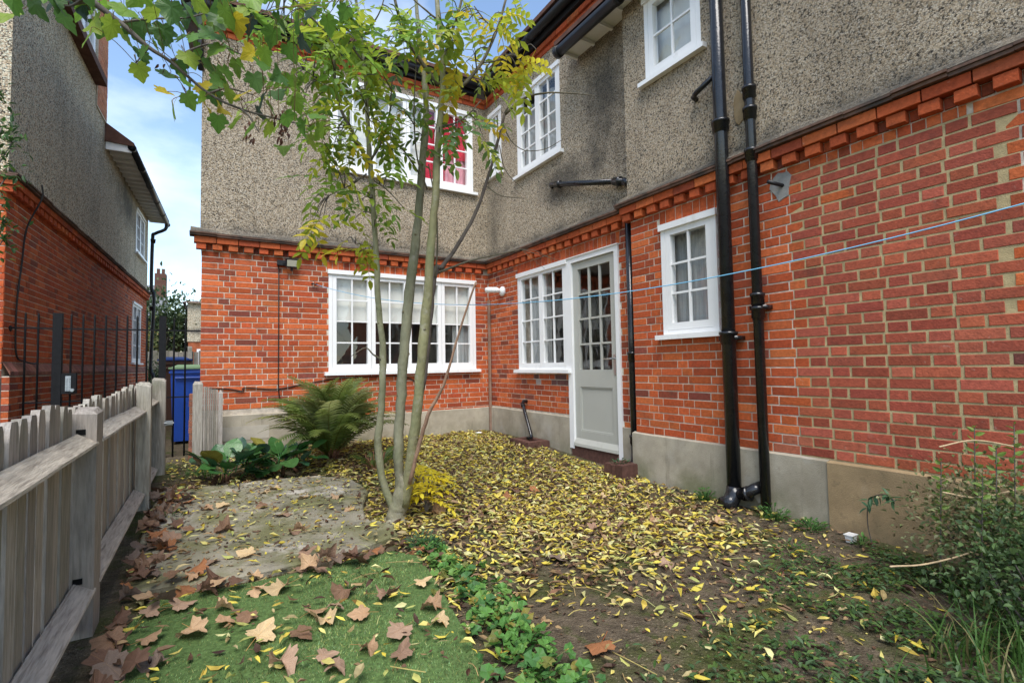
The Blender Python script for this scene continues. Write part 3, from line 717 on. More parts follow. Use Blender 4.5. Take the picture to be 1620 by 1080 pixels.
# drain pipes
def collar(mb, p, d, r_, h=.05):
    d = Vector(d).normalized(); p = Vector(p)
    mb.tube([p-d*h, p-d*h*.7, p-d*h*.69, p+d*h*.55, p+d*h*.56, p+d*h], [r_*1.12, r_*1.12, r_*1.28, r_*1.28, r_*1.42, r_*1.42], 16)
def soil_pipe(x, y, zb, zt, r_, cols, rb=None):
    mb = MB(); mb.tube([(x, y, zb), (x, y, zt)], [rb or r_, r_], 18)
    for z in cols: collar(mb, (x, y, z), (0, 0, 1), r_)
    return mb
mb = soil_pipe(3.462, 2.46, .12, 6.5, .050, (1.30, 2.98, 4.3), .052)
mb.tube([(3.462, 2.46, .16), (3.455, 2.46, .10), (3.42, 2.47, .045), (3.36, 2.49, .03)], [.056, .062, .062, .058], 16)
mb.tube([(3.462, 2.46, .10), (3.45, 2.35, .13), (3.47, 2.30, .17), (3.53, 2.27, .19)], [.045, .042, .042, .042], 14); collar(mb, (3.455, 2.36, .125), (0, -1, .3), .04, .03)
mb.box(3.45, 3.56, 2.38, 2.54, 1.285, 1.315)
mb.build('soil_pipe', m_black, house, smooth=True)
mb = soil_pipe(3.475, 2.215, .0, 6.5, .037, (1.47, 1.57, 2.66, 2.98, 3.14), .036)
mb.box(3.47, 3.56, 2.15, 2.28, 1.50, 1.53); mb.tube([(3.47, 2.215, 3.06), (3.53, 2.235, 3.05), (3.56, 2.25, 3.05)], .028, 10)
mb.build('waste_pipe', m_black, house, smooth=True)
mb = soil_pipe(3.60, 3.645, .22, 2.53, .036, (.36, 1.18), .036)
mb.tube([(3.60, 3.645, .25), (3.60, 3.645, .16), (3.575, 3.65, .11), (3.54, 3.655, .09)], [.036, .042, .044, .042], 12)
mb.build('downpipe', m_black, house, smooth=True)
mb = MB(); p0, p1 = FD(-4.93, 3.335, .075), FD(-3.70, 2.975, .075)
mb.tube([FD(-4.99, 3.33, -.01), FD(-4.985, 3.34, .05), FD(-4.95, 3.34, .075), p0, p1], [.024, .024, .026, .03, .03], 12); collar(mb, p0.lerp(p1, .1), p1-p0, .032); collar(mb, p0.lerp(p1, .93), p1-p0, .036); mb.tube([p1, FD(-3.66, 2.95, .05), FD(-3.63, 2.90, .0)], .04, 12)
mb.build('overflow_pipe', m_black, house, smooth=True)
mb = MB(); mb.tube([FN(-2.74, 3.35, -.01), FN(-2.73, 3.36, .07), FN(-2.69, 3.37, .085), FN(-2.50, 3.44, .08)], .022, 10); mb.build('overflow_stub', m_black, house, smooth=True)
mb = MB(); mb.tube([FN(-5.0, 0, 0)+Vector((0, -2.9, 2.40)), FN(-2.10, 2.40, .0)], .016, 8) if False else mb.tube([FN(-2.03, 2.385, -.01), FN(-2.07, 2.405, .13)], .014, 8); mb.build('pipe_stub', m_gutter, house, smooth=True)
def blob(fr, u, z, ru, rz, n, m, name, seed):
    mb = MB(); random.seed(seed); K = 14; c = [1+random.uniform(-.2, .2) for _ in range(K)]
    mb.poly([fr(u+math.cos(i/K*6.283)*ru*c[i], z+math.sin(i/K*6.283)*rz*c[i], n) for i in range(K)])
    b = [fr(u+math.cos(i/K*6.283)*ru*c[i]*1.06, z+math.sin(i/K*6.283)*rz*c[i]*1.06, n-.008) for i in range(K)]; t = [fr(u+math.cos(i/K*6.283)*ru*c[i], z+math.sin(i/K*6.283)*rz*c[i], n) for i in range(K)]
    for i in range(K): mb.poly([b[i], b[(i+1) % K], t[(i+1) % K], t[i]])
    return mb.build(name, m, house)
blob(FN, -2.05, 2.39, .075, .10, .010, m_cem, 'cement_patch', 1)
blob(FN, -2.335, 3.10, .055, .13, .028, m_plinth_tan, 'mortar_patch', 2)
blob(FN, -2.29, .12, .05, .05, .042, m_plinth_pale, 'mortar_patch', 3)
mb = MB(); mb.box(3.625, 3.655, 6.665, 6.70, .12, 2.12); mb.build('conduit', m_conduit, house)
mb = MB(); mb.tube([FD(-5.70, .63, -.01), FD(-5.70, .635, .06), FD(-5.685, .61, .085), FD(-5.36, .24, .17), FD(-5.34, .21, .175), FD(-5.40, .19, .2)], .023, 10); collar(mb, FD(-5.67, .593, .09), FD(-5.36, .24, .17)-FD(-5.7, .63, .08), .022, .025); mb.build('waste_pipe', m_black, house, smooth=True)

def gully(name, c, L_, W_, h, label):
    e = empty(name, c); tag(e, label, 'gully'); random.seed(L_)
    for (x0, x1, y0, y1) in ((-W_/2, W_/2, -L_/2, -L_/2+.1), (-W_/2, W_/2, L_/2-.1, L_/2), (-W_/2, -W_/2+.09, -L_/2+.108, L_/2-.108), (W_/2-.09, W_/2, -L_/2+.108, L_/2-.108)):
        mb = MB(); t = random.uniform(.75, 1.25); j = random.uniform(-.008, .008)
        a = random.uniform(-.03, .03); cc, ss = math.cos(a), math.sin(a); mx_, my_ = (x0+x1)/2, (y0+y1)/2
        f = lambda x, y, z: Vector(c)+Vector((mx_+(x-mx_)*cc-(y-my_)*ss, my_+(x-mx_)*ss+(y-my_)*cc, z))
        mb.box(x0, x1, y0, y1, -.1, h+j-.006, col=(t, t, t), fr=f); mb.box(x0+.006, x1-.006, y0+.006, y1-.006, h+j-.006, h+j, col=(t, t, t), fr=f)
        mb.build('brick', m_terra, e)
    mb = MB(); mb.box(-W_/2+.05, W_/2-.05, -L_/2+.07, L_/2-.07, -.1, h*.35, fr=lambda x, y, z: Vector(c)+Vector((x, y, z))); mb.build('drain', m_dark, e)
    return e
gully('drain_gully', (3.47, 5.36, gz(3.47, 5.36)), .44, .32, .07, 'low dark brick drain surround under the leaning waste pipe')
gully('drain_gully', (3.46, 3.67, gz(3.46, 3.67)), .26, .26, .13, 'small brick drain surround at the foot of the downpipe by the door')

# ------------------------------------------------------------ things fixed to the house
e = empty('floodlight', FB(.86, 2.43, .08)); tag(e, 'small black floodlight on the rear brick wall above a cable', 'floodlight')
mb = MB(); mb.box(.70, .79, 2.40, 2.46, .004, .06, fr=FB); mb.box(.76, .83, 2.42, 2.44, .05, .07, fr=FB); mb.build('bracket', m_gutter, e)
def tilt(a, z, c): return FB(a, 2.43+(z-2.43)*.95-(c-.08)*.25, c+(z-2.43)*.25)
mb = MB(); mb.box(.79, .94, 2.375, 2.485, .055, .10, fr=tilt); mb.box(.85, .875, 2.33, 2.38, .06, .09, fr=tilt); mb.build('lamp_body', m_gutter, e)
mb = MB(); mb.box(.805, .925, 2.39, 2.47, .101, .103, fr=tilt); mb.build('lens', m_lens, e)
mb = MB(); mb.tube([FB(.72, 2.40, .016), FB(.722, 1.6, .014), FB(.72, .90, .014), FB(.74, .70, .03)], .006, 6)
tag(mb.build('lamp_cable', m_cable, smooth=True), 'black cable running straight down from the floodlight', 'cable')
mb = MB(); mb.tube(catmull([FB(-.05, .92, .012), FB(.2, .90, .014), FB(.34, .87, .016), FB(.36, .91, .016), FB(.7, .88, .016), FB(1.0, .93, .014), FB(1.4, .985, .014), FB(1.9, 1.0, .014), FB(2.3, .99, .014), FB(2.5, .90, .012)], 4), .007, 6)
tag(mb.build('wall_cable', m_cable, smooth=True), 'black cable sagging along the rear wall under the window', 'cable')
e = empty('security_camera', FD(-6.31, 2.21, .0)); tag(e, 'white security camera on the brick wall near the inner corner', 'camera')
mb = MB(); mb.tube([FD(-6.29, 2.20, .0), FD(-6.29, 2.20, .03), FD(-6.29, 2.20, .06)], [.075, .07, .03], 16); mb.build('mount', m_plastic, e, smooth=True)
mb = MB(); mb.tube([FD(-6.29, 2.20, .05), FD(-6.31, 2.215, .10), FD(-6.40, 2.225, .19), FD(-6.43, 2.228, .22)], [.028, .042, .042, .03], 14); mb.build('camera_body', m_plastic, e, smooth=True)
mb = MB(); mb.tube([FD(-6.428, 2.228, .219), FD(-6.434, 2.229, .225)], .02, 12); mb.build('lens', m_dark, e)
# washing line
pts = []
for i in range(60):
    t = i/59*1.15; pts.append((1.15+2.05*t, 6.70-5.98*t, 2.19-1.794*t+1.424*t*t))
pts[-1] = (3.55, pts[-1][1], pts[-1][2])
mb = MB(); mb.tube(pts, .0034, 6); tag(mb.build('washing_line', m_rope, smooth=True), 'thin blue washing line strung across the yard between two walls', 'washing line')
mb = MB(); mb.tube([FB(1.10, 2.20, -.01), FB(1.12, 2.2, .035), FB(1.15, 2.185, .045), FB(1.165, 2.205, .03)], .009, 7); tag(mb.build('line_hook', m_gutter, smooth=True), 'dark iron hook in the rear wall holding the washing line', 'hook')

# ------------------------------------------------------------ neighbouring house on the left
nbh = empty('neighbour_house', (-1.75, 7.0, 0)); tag(nbh, 'neighbouring brick and pebbledash house across the passage on the left', 'house')
FX = frame((-2.03, 0, 0), (.04, 1, 0), (1, -.04, 0))
NU0, NU1, NZC = 6.84, 15.75, 2.935
NW1 = (13.75, 14.85, 1.33, 2.68); NW2 = (14.0, 15.2, 3.84, 4.86); NW3 = (7.4, 10.05, 5.92, 6.9)
mb = MB(); wall_panel(mb, FX, NU0, NU1, -.4, 3.03, [NW1], 0, -.2); nw = mb.build('brick_wall', m_mortar, nbh)
mb = MB(); wall_panel(mb, FX, NU0, 10.88, 3.03, 8.2, [NW3], .012, -.2); wall_panel(mb, FX, 10.8801, NU1, 3.03, 5.12, [NW2], .012, -.2); mb.build('pebbledash_wall', m_pebble_far, nbh)
pc = FX(NU0, 0, 0)
FF = frame((pc.x, pc.y, 0), (.999, -.04, 0), (-.04, -.999, 0))
mb = MB(); wall_panel(mb, FF, -4, 0, -.4, 3.03, [], 0, -.2); mb.build('brick_wall', m_mortar, nbh)
mb = MB(); wall_panel(mb, FF, -4, 0.011, 3.031, 8.2, [], .012, -.2); mb.build('pebbledash_wall', m_pebble_far, nbh)
lay(FX, NU0, NU1, 1.245, NZC, [NW1], lambda u, z: shade(random.choice(DARKS if random.random() < .14 else ORANGES), .85, 1.12), seed=61, owner='w')
lay(FX, NU0, NU1, .0, 1.102, [], lambda u, z: shade(random.choice(DARKS if random.random() < .2 else ORANGES), .75, 1.0), seed=62, owner='w', proud=.06)
lay(FF, -1.2, 0, .0, NZC, [], lambda u, z: shade(random.choice(DARKS if random.random() < .14 else ORANGES), .85, 1.12), seed=63, owner='w')
random.seed(64); u = NU0
plm = MB()
while u < NU1:
    e2 = min(u+.106, NU1); c = shade(random.choice(((.24, .10, .07), (.20, .085, .06), (.28, .12, .085))))
    b = len(plm.v); plm.v += [tuple(FX(*q)) for q in ((u, 1.105, .064), (e2, 1.105, .064), (e2, 1.145, .064), (u, 1.145, .064), (e2, 1.238, .004), (u, 1.238, .004))]
    plm.face([b, b+1, b+2, b+3], c); plm.face([b+3, b+2, b+4, b+5], c); plm.face([b, b+3, b+5], c); plm.face([b+1, b+4, b+2], c); u = e2+.008
plm.build('plinth_coping', m_brick, nbh, kind='stuff')
mb = MB(); wall_panel(mb, FX, NU0+.003, NU1, -.4, 1.10, [], .056, -.01); mb.build('plinth', m_mortar, nbh)
cornice(FX, NU0, NU1, 'w', 65, (1, 0), NZC, nbh); cornice(FF, -4, 0, 'w', 66, (0, 0), NZC, nbh)
emit_bricks(lambda o: nw, nbh, 'brickwork', 160)
window(FX, NW1, 2, 2, 4, par=nbh, sw=.05); window(FX, NW2, 2, 2, 3, par=nbh, sw=.05); window(FX, NW3, 4, 2, 3, par=nbh, sw=.05)
mb = MB(); mb.box(7.2, 10.15, 5.74, 5.86, -.02, .16, fr=FX); mb.build('sill_band', m_tile, nbh)
lay(FX, 10.2, 10.86, 5.45, 8.2, [], lambda u, z: shade((.48, .19, .10), .85, 1.1), seed=67, owner='c')
mb = MB(); mb.box(10.18, 10.88, 5.42, 8.22, -.1, .03, fr=FX); ch = mb.build('chimney_stack', m_mortar, nbh)
BR = [(lambda a, z, c, f=b[0]: f(a, z, c+.03),)+b[1:] for b in BR]
for b in BR: b[0].u, b[0].n = FX.u, FX.n
emit_bricks(lambda o: ch, ch, 'brickwork', 0)
# eaves of the far half
mb = MB(); k = 0; u = 10.9
while u < 16.1:
    mb.box(u, u+.285, 5.06, 5.08, .016, .34, fr=FX); mb.box(u+.02, u+.06, 5.01, 5.058, .016, .33, fr=FX); u += .29
mb.build('soffit', m_whiteold, nbh)
mb = MB(); mb.box(10.88, 10.91, 4.98, 5.16, .02, .38, fr=FX); mb.build('barge_board', m_white, nbh)
gutter([FX(10.86, 5.07, .39), FX(16.1, 5.03, .39)], .055, par=nbh)
mb = MB(); mb.hexa([FX(*q) for q in ((10.85, 5.09, .42), (16.15, 5.09, .42), (16.15, 5.13, -.2), (10.85, 5.13, -.2), (10.85, 5.15, .42), (16.15, 5.15, .42), (16.15, 5.6, -.2), (10.85, 5.6, -.2))]); mb.build('roof_verge', m_tile, nbh)
mb = MB(); mb.tube(catmull([FX(15.9, 5.02, .39), FX(15.88, 4.85, .36), FX(15.84, 4.70, .14), FX(15.83, 4.55, .10), FX(15.83, 3.3, .09), FX(15.83, 3.0, .15), FX(15.83, 1.25, .10), FX(15.83, 1.0, .16), FX(15.83, .1, .16)], 3), .04, 10)
for z in (4.5, 2.75): collar(mb, FX(15.83, z, .11), (0, 0, 1), .042)
mb.build('downpipe', m_gutter, nbh, smooth=True)
mb = MB(); wall_panel(mb, frame(FX(15.75, 0, 0), (-1, .04, 0), (.04, 1, 0)), 0, 4, -.4, 5.12, [], 0, -.1); mb.build('far_wall', m_pebble_far, nbh)
mb = MB(); mb.tube(catmull([FX(7.35, 3.20, .13), FX(7.36, 3.05, .13), FX(7.30, 2.7, .03), FX(7.22, 2.3, .02), FX(7.12, 1.9, .02), FX(7.10, 1.55, .02), FX(7.12, 1.30, .03), FX(7.25, 1.25, .06), FX(7.5, 1.23, .07), FX(7.7, 1.26, .04)], 4), .009, 6)
tag(mb.build('telephone_cable', m_cable, smooth=True), 'dark cable hanging down the neighbouring brick wall', 'cable')

# ------------------------------------------------------------ railing across the passage
rl = empty('iron_railing', (-.95, 7.0, gz(-.95, 7.0))); tag(rl, 'black iron gate and railing across the passage to the neighbouring wall', 'railing')
RY = 7.0
for x, w_, zt in ((-1.375, .075, 1.755), (-.465, .065, 1.755)):
    mb = MB(); mb.box(x-w_/2, x+w_/2, RY-w_/2, RY+w_/2, -.1, zt); mb.build('post', m_iron, rl)
for x in [-1.63, -1.53, -1.268, -1.17, -1.074, -.978, -.884, -.79, -.70, -.612, -.355, -.245]:
    mb = MB(); zt = 1.75 if x < -.4 else 1.74; mb.tube([(x, RY, .12), (x, RY, zt-.02), (x, RY, zt)], [.0095, .0095, .006], 8); mb.build('bar', m_iron, rl, smooth=True)
for z in (1.592, .82):
    mb = MB(); mb.box(-1.75 if z > 1 else -1.64, -.09 if z > 1 else -.2, RY-.006, RY+.006, z-.008, z+.008); mb.build('rail', m_iron, rl)
mb = MB(); mb.tube([(-1.76, RY, 1.585), (-1.735, RY, 1.585)], .03, 10); mb.build('wall_bracket', m_iron, rl)
mb = MB(); mb.box(-1.335, -1.215, RY-.035, RY+.035, .90, 1.12); lk = mb.build('lock_case', m_iron, rl)
mb = MB(); mb.box(-1.30, -1.255, RY-.043, RY-.036, .93, 1.09)
for i in range(5):
    for j in range(2): mb.tube([(-1.289+j*.023, RY-.043, .95+i*.028), (-1.289+j*.023, RY-.052, .95+i*.028)], .006, 8)
mb.build('keypad', m_galv, lk)
mb = MB(); mb.tube([(-1.24, RY-.03, .94), (-1.24, RY-.07, .94)], .017, 10); mb.build('lock_knob', m_galv, lk)

# ------------------------------------------------------------ picket fence
fn = empty('picket_fence', (-.44, 2.9, 0)); tag(fn, 'weathered grey wooden picket fence along the left side of the yard', 'fence')
random.seed(17)
def tone(a=.82, b=1.15): t = random.uniform(a, b); return (t, t*random.uniform(.97, 1.02), t*random.uniform(.94, 1.03))
def fpost(x0, x1, y0, y1, zt, name='post', par=fn, m=m_wood):
    mb = MB(); c = tone(.85, 1.1); z0 = -.15; i_ = .008
    b = len(mb.v)
    j = [random.uniform(-.012, .012) for _ in range(4)]
    mb.v += [(x0, y0, z0), (x1, y0, z0), (x1, y1, z0), (x0, y1, z0), (x0, y0, zt-.02+j[0]), (x1, y0, zt-.02+j[1]), (x1, y1, zt-.02+j[2]), (x0, y1, zt-.02+j[3]), (x0+i_*2, y0+i_*2, zt+j[0]), (x1-i_*2, y0+i_*2, zt-.004+j[1]), (x1-i_*2, y1-i_*2, zt+j[2]), (x0+i_*2, y1-i_*2, zt+.004)]
    for k in range(4): k2 = (k+1) % 4; mb.face([b+k, b+k2, b+4+k2, b+4+k], c); mb.face([b+4+k, b+4+k2, b+8+k2, b+8+k], c)
    mb.face([b+8, b+9, b+10, b+11], c)
    return mb.build(name, m, par)
posts = [(-.535, -.415, .95, 1.07, .97), (-.560, -.415, 2.80, 2.95, .965), (-.475, -.385, 4.76, 4.86, 1.03), (-.47, -.36, 5.88, 5.98, 1.05)]
for p in posts: fpost(*p)
def arris(ya, yb, z, xc=-.452, h=.030):
    mb = MB(); c = tone(.95, 1.15); k = 6; rings = []
    for i in range(k+1):
        y = ya+(yb-ya)*i/k; q = .004*noise.noise(Vector((y*3, z*5, 1))); base = len(mb.v)
        mb.v += [(xc+.042, y, z-.022+q), (xc+.040, y, z-.012+q), (xc-.028, y, z+h+q), (xc-.034, y, z+h-.006+q), (xc-.034, y, z-h*.9+q), (xc-.028, y, z-h+q)]
        rings.append(base)
    for a, b in zip(rings, rings[1:]):
        for m_ in range(6): m2 = (m_+1) % 6; mb.face([a+m_, a+m2, b+m2, b+m_], c)
    mb.face(list(range(rings[0]+5, rings[0]-1, -1)), c); mb.face(list(range(rings[-1], rings[-1]+6)), c)
    mb.build('rail', m_woodrail, fn)
for (a, b) in ((1.04, 2.83), (2.93, 4.77), (4.85, 5.89)):
    arris(a, b, .83 if b < 5 else .845); arris(a, b, .205)
for za in (.832, .207):
    hm = MB(); hm.box(-.484, -.452, 2.796, 2.7995, za+.022, za+.046); hm.build('mortise', m_dark, fn)
y = 1.05; pi = 0
while y < 5.9:
    wd = random.uniform(.080, .088); y1 = y+wd; zt = .985+random.uniform(-.018, .018)+(.03*sstep(3.5, 5.5, y))
    z0 = random.uniform(.02, .05)+gz(-.48, y); xo = random.uniform(-.004, .004); lean = random.uniform(-.006, .006); x0, x1 = -.516+xo, -.492+xo
    mb = MB(); c = tone(.72, 1.2); pr = [(y, z0), (y1, z0), (y1+lean, zt-.055), (y1+lean-.007, zt-.016), (y1+lean-.018, zt), (y+lean+.016, zt+.002), (y+lean+.006, zt-.018), (y+lean, zt-.055)]
    n = len(pr); b = len(mb.v); mb.v += [(x1, a_, z_) for a_, z_ in pr] + [(x0, a_, z_) for a_, z_ in pr]
    mb.face([b+i for i in range(n)], c); mb.face([b+n+i for i in reversed(range(n))], c)
    for i in range(n): mb.face([b+(i+1) % n, b+i, b+n+i, b+n+(i+1) % n], c)
    mb.build('pale', m_wood, fn); y = y1+random.uniform(.012, .022)
mb = MB(); mb.box(-.365, -.30, 5.872, 5.884, .60, .645); mb.box(-.345, -.30, 5.86, 5.872, .61, .635); mb.tube([(-.37, 5.868, .622), (-.29, 5.868, .622)], .007, 8); mb.build('gate_latch', m_galv, fn)
# short run of pales by the house corner
sf = empty('fence_stub', (-.02, 6.5, gz(0, 6.5))); tag(sf, 'short stub of worn fence palings beside the house corner', 'fence')
fpost(-.155, -.06, 6.5, 6.6, 1.0, par=sf)
for i in range(7):
    x = -.055+i*.02; zt = .95-i*.008+random.uniform(-.012, .012); c = tone(.6, 1.0)
    mb = MB(); mb.box(x, x+.017, 6.49-.012*i, 6.56-.012*i, .03, zt, col=c); mb.build('pale', m_wood, sf)
fpost(.086, .128, 6.38, 6.47, .90, par=sf)
mb = MB(); random.seed(3)
sp = empty('brick_pier', (-.14, 6.9, .1)); tag(sp, 'low narrow brick pier behind the fence stub', 'pier')
for k in range(11):
    t = random.uniform(.8, 1.2); mb = MB(); mb.box(-.19+random.uniform(-.003, .003), -.10, 6.62, 6.84, .06+k*.0735, .06+k*.0735+.066, col=shade((.24, .10, .06))); mb.build('brick', m_brick, sp)
mb = MB(); mb.box(-.186, -.104, 6.626, 6.834, .0, .86); mb.build('mortar_core', m_mortar, sp)
mb = MB(); p = at(3, 640, 3.2); mb.box(-1.0, -.945, 3.62, 3.68, -.1, 1.1); tag(mb.build('steel_post', m_lead), 'dark steel post behind the fence at the left edge', 'post')

# ------------------------------------------------------------ bins and far end of the passage
def wheelie(name, x, y, w_, d_, h, mbody, mlid, label, rz=0, open_=0):
    z = gz(x, y); e = empty(name, (x, y, z)); tag(e, label, 'bin')
    f = lambda a, b, c: Vector((x, y, z)) + Vector((a*math.cos(rz)-b*math.sin(rz), a*math.sin(rz)+b*math.cos(rz), c))
    mb = MB(); s_ = .80
    P = lambda k, zz: [f(-w_/2*k, -d_/2*k, zz), f(w_/2*k, -d_/2*k, zz), f(w_/2*k, d_/2*k, zz), f(-w_/2*k, d_/2*k, zz)]
    mb.hexa(P(s_, .04)+P(.97, h*.93)); mb.hexa(P(1.05, h*.931)+P(1.05, h*.955))
    mb.hexa(P(1.0, h*.956)+P(1.0, h*.985)); mb.build('body', mbody, e)
    mb = MB()
    if open_:
        mb.hexa([f(*q) for q in ((-w_/2, d_/2, h), (w_/2, d_/2, h), (w_/2, d_/2+.06, h), (-w_/2, d_/2+.06, h), (-w_/2, d_/2+.2, h-.5), (w_/2, d_/2+.2, h-.5), (w_/2, d_/2+.24, h-.5), (-w_/2, d_/2+.24, h-.5))])
    else: mb.hexa(P(1.08, h*.987)+P(1.08, h*1.01)); mb.hexa(P(.95, h*1.0101)+P(.6, h*1.045))
    mb.build('lid', mlid, e)
    for s2 in (-1, 1):
        mb = MB(); mb.tube([f(s2*w_*.42, d_*.32, .09), f(s2*w_*.48, d_*.32, .09)], .09, 14); mb.build('wheel', m_gutter, e)
    mb = MB(); mb.tube([f(-w_*.35, -d_*.53, h*.87), f(w_*.35, -d_*.53, h*.87)], .014, 8); mb.build('handle', mbody, e)
wheelie('wheelie_bin', -.25, 8.3, .40, .5, 1.02, m_blue, m_gplast, 'blue wheeled bin with pale green lid behind the railing')
wheelie('wheelie_bin', -.55, 11.5, .5, .6, 1.2, m_brownp, m_blue, 'brown wheeled bin with blue lid further down the passage')

# far fence, houses, hedge
ff = empty('garden_fence', (-1, 19, 0)); tag(ff, 'old wooden board fence at the far end of the passage', 'fence'); random.seed(8)
for i in range(26):
    x = -3.0+i*.135; mb = MB(); c = tone(.5, .8); mb.box(x, x+.125, 19, 19.03+random.uniform(0, .01), -.2, 1.75+random.uniform(-.03, .03), col=c); mb.build('board', m_wood, ff)
for x in (-2.2, -.6): fpost(x, x+.12, 18.86, 18.98, 1.9, par=ff)
fh = empty('distant_house', (.3, 24, 0)); tag(fh, 'distant rendered house with brick ground floor beyond the passage', 'house')
mb = MB(); mb.box(-.75, 5, 24, 30, -.2, 2.3); mb.build('brick_storey', mat('far_brick', (.33, .10, .045), .9, .1, 6, .3), fh)
mb = MB(); mb.box(-.78, 5, 23.97, 30, 2.3, 3.9); mb.build('rendered_storey', m_pebble_far, fh)
mb = MB(); mb.poly([(-.95, 23.8, 3.86), (5, 23.8, 3.86), (5, 27, 4.3), (-.95, 27, 4.3)]); mb.poly([(-.95, 23.8, 3.86), (-.95, 27, 4.3), (-.95, 30.4, 3.86)]); mb.build('roof', m_tile, fh)
mb = MB(); mb.box(-.45, .4, 23.95, 23.98, .9, 2.0); wf = mb.build('window', m_white, fh)
mb = MB(); mb.box(-.33, .28, 23.93, 23.948, 1.02, 1.88); mb.build('pane', m_glass, wf)
fh = empty('distant_house', (-3.5, 42, 0)); tag(fh, 'distant house with slate roof and chimney above the trees', 'house')
mb = MB(); mb.box(-7, -2.9, 42, 50, -.2, 4.6); mb.build('wall', m_pebble_far, fh)
mb = MB(); mb.poly([(-7.2, 41.7, 4.5), (-2.7, 41.7, 4.5), (-2.9, 46, 7.6), (-7.2, 46, 7.6)]); mb.poly([(-2.7, 41.7, 4.5), (-2.7, 50, 4.5), (-2.9, 46, 7.6)]); rf = mb.build('roof', m_lead, fh)
mb = MB(); mb.box(-3.5, -2.8, 44.5, 45.4, 6, 8.3); mb.box(-3.4, -3.2, 44.8, 45.0, 8.3, 8.7); mb.box(-3.1, -2.9, 44.8, 45.0, 8.3, 8.7); mb.build('chimney', m_tile, fh)

def leaf_card(mb, p, d, nrm, L_, w_, col, fold=.25, seg=2):
    """pointed leaf with a folded midrib"""
    p, d = Vector(p), Vector(d).normalized(); s_ = d.cross(Vector(nrm)); s_ = s_.normalized() if s_.length > 1e-4 else d.orthogonal().normalized(); n = s_.cross(d).normalized()
    b = len(mb.v); m1, m2 = p+d*L_*.33-n*L_*.02, p+d*L_*.68-n*L_*.06; tip = p+d*L_-n*L_*.16
    f = n*w_*fold
    mb.v += [tuple(q) for q in (p, m1+s_*w_*.5+f, m1, m1-s_*w_*.5+f, m2+s_*w_*.42+f*.8, m2, m2-s_*w_*.42+f*.8, tip)]
    for q in ((0, 2, 1), (0, 3, 2), (1, 2, 5, 4), (2, 3, 6, 5), (4, 5, 7), (5, 6, 7)): mb.face([b+i for i in q], col)
def rvec(): 
    while True:
        v = Vector((random.uniform(-1, 1), random.uniform(-1, 1), random.uniform(-1, 1)))
        if .05 < v.length < 1: return v.normalized()
def bushy(name, c, rad, n, size, cols, label, cat, trunk_r=.03, seed=1, m=m_green, group=None, nb=9, base=None, lw=.5):
    random.seed(seed); c = Vector(c); base = Vector(base) if base else Vector((c.x, c.y, gz(c.x, c.y)))
    e = empty(name, base); tag(e, label, cat, group); st = MB(); cr = MB()
    ends = []
    for i in range(nb):
        v = rvec(); v.z = abs(v.z)*.9 if random.random() < .7 else v.z*.5; p = c+Vector((v.x*rad[0], v.y*rad[1], v.z*rad[2]))*random.uniform(.45, .8)
        mid = base.lerp(p, .5)+rvec()*.12*rad[0]; pts = catmull([base+rvec()*trunk_r*.5, mid, p], 4); st.tube(pts, lerps([trunk_r, trunk_r*.5, trunk_r*.18], len(pts)), 6); ends.append((pts, p))
    for i in range(n):
        pts, p = random.choice(ends); q = p+Vector([random.gauss(0, .38)*rad[k] for k in range(3)])
        d = (rvec()+Vector((0, 0, .2))+(q-c)*.8/max(rad)).normalized(); t = random.choice(cols); s_ = random.uniform(.65, 1.3)
        leaf_card(cr, q, d, Vector((0, 0, 1))+rvec()*.6, size*random.uniform(.6, 1.25), size*lw*random.uniform(.8, 1.2), (t[0]*s_, t[1]*s_, t[2]*s_))
    st.build('trunk', m_deadbark, e, smooth=True); cr.build('crown', m, e)
    return e
GREENS = [(.045, .085, .022), (.06, .11, .03), (.035, .07, .02), (.08, .12, .035)]
bushy('garden_tree', (-1.6, 27, 2.6), (1.9, 1.9, 1.6), 5200, .2, [(.05, .085, .035), (.07, .10, .04), (.04, .07, .03), (.10, .13, .05)], 'round green tree beyond the far fence at the passage end', 'tree', .12, 3, nb=40)
bushy('garden_tree', (-2.4, 23, 1.9), (.7, .7, .8), 1600, .14, [(.15, .17, .05), (.22, .16, .05), (.10, .13, .04)], 'small yellowing tree beside the far fence', 'tree', .06, 5, nb=20)
bushy('clipped_shrub', (-1.45, 16.9, .95), (.38, .38, .42), 1500, .06, GREENS, 'rounded clipped shrub at the end of the neighbouring wall', 'shrub', .03, 4, nb=25)

# ------------------------------------------------------------ ash tree
random.seed(21)
D0 = 3.60
ash = empty('ash_tree', at(625, 832, D0)); tag(ash, 'multi-stemmed young ash tree with yellowing leaves in the yard', 'tree')
ash_paths = []
def stem(px, name, m=m_bark, n=12, k=5, col=(1, 1, 1), par=ash, keep=True, wob=.004, sc=.57):
    P = [at(a, b, d) for a, b, d, r_ in px]; pts = catmull(P, k); rad = lerps([q[3]*sc for q in px], len(pts))
    for i in range(1, len(pts)-1): pts[i] = pts[i]+rvec()*wob*min(1, rad[i]/.02); rad[i] *= random.uniform(.94, 1.07)
    mb = MB(); mb.tube(pts, rad, n, col=col, rough=.12)
    if rad[0] > .02:                                    # bud scars and knots
        for i in range(3, len(pts)-3, 4):
            v = rvec(); t = (pts[i+1]-pts[i]).normalized(); v = (v-t*v.dot(t)).normalized()
            c = pts[i]+v*rad[i]*.82; mb.tube([c-v*.004, c+v*rad[i]*.22, c+v*rad[i]*.30], [rad[i]*.34, rad[i]*.26, rad[i]*.1], 7, col=(.55, .5, .42))
    o = mb.build(name, m, par, smooth=True)
    if keep: ash_paths.append((pts, rad))
    return o
px = .00455
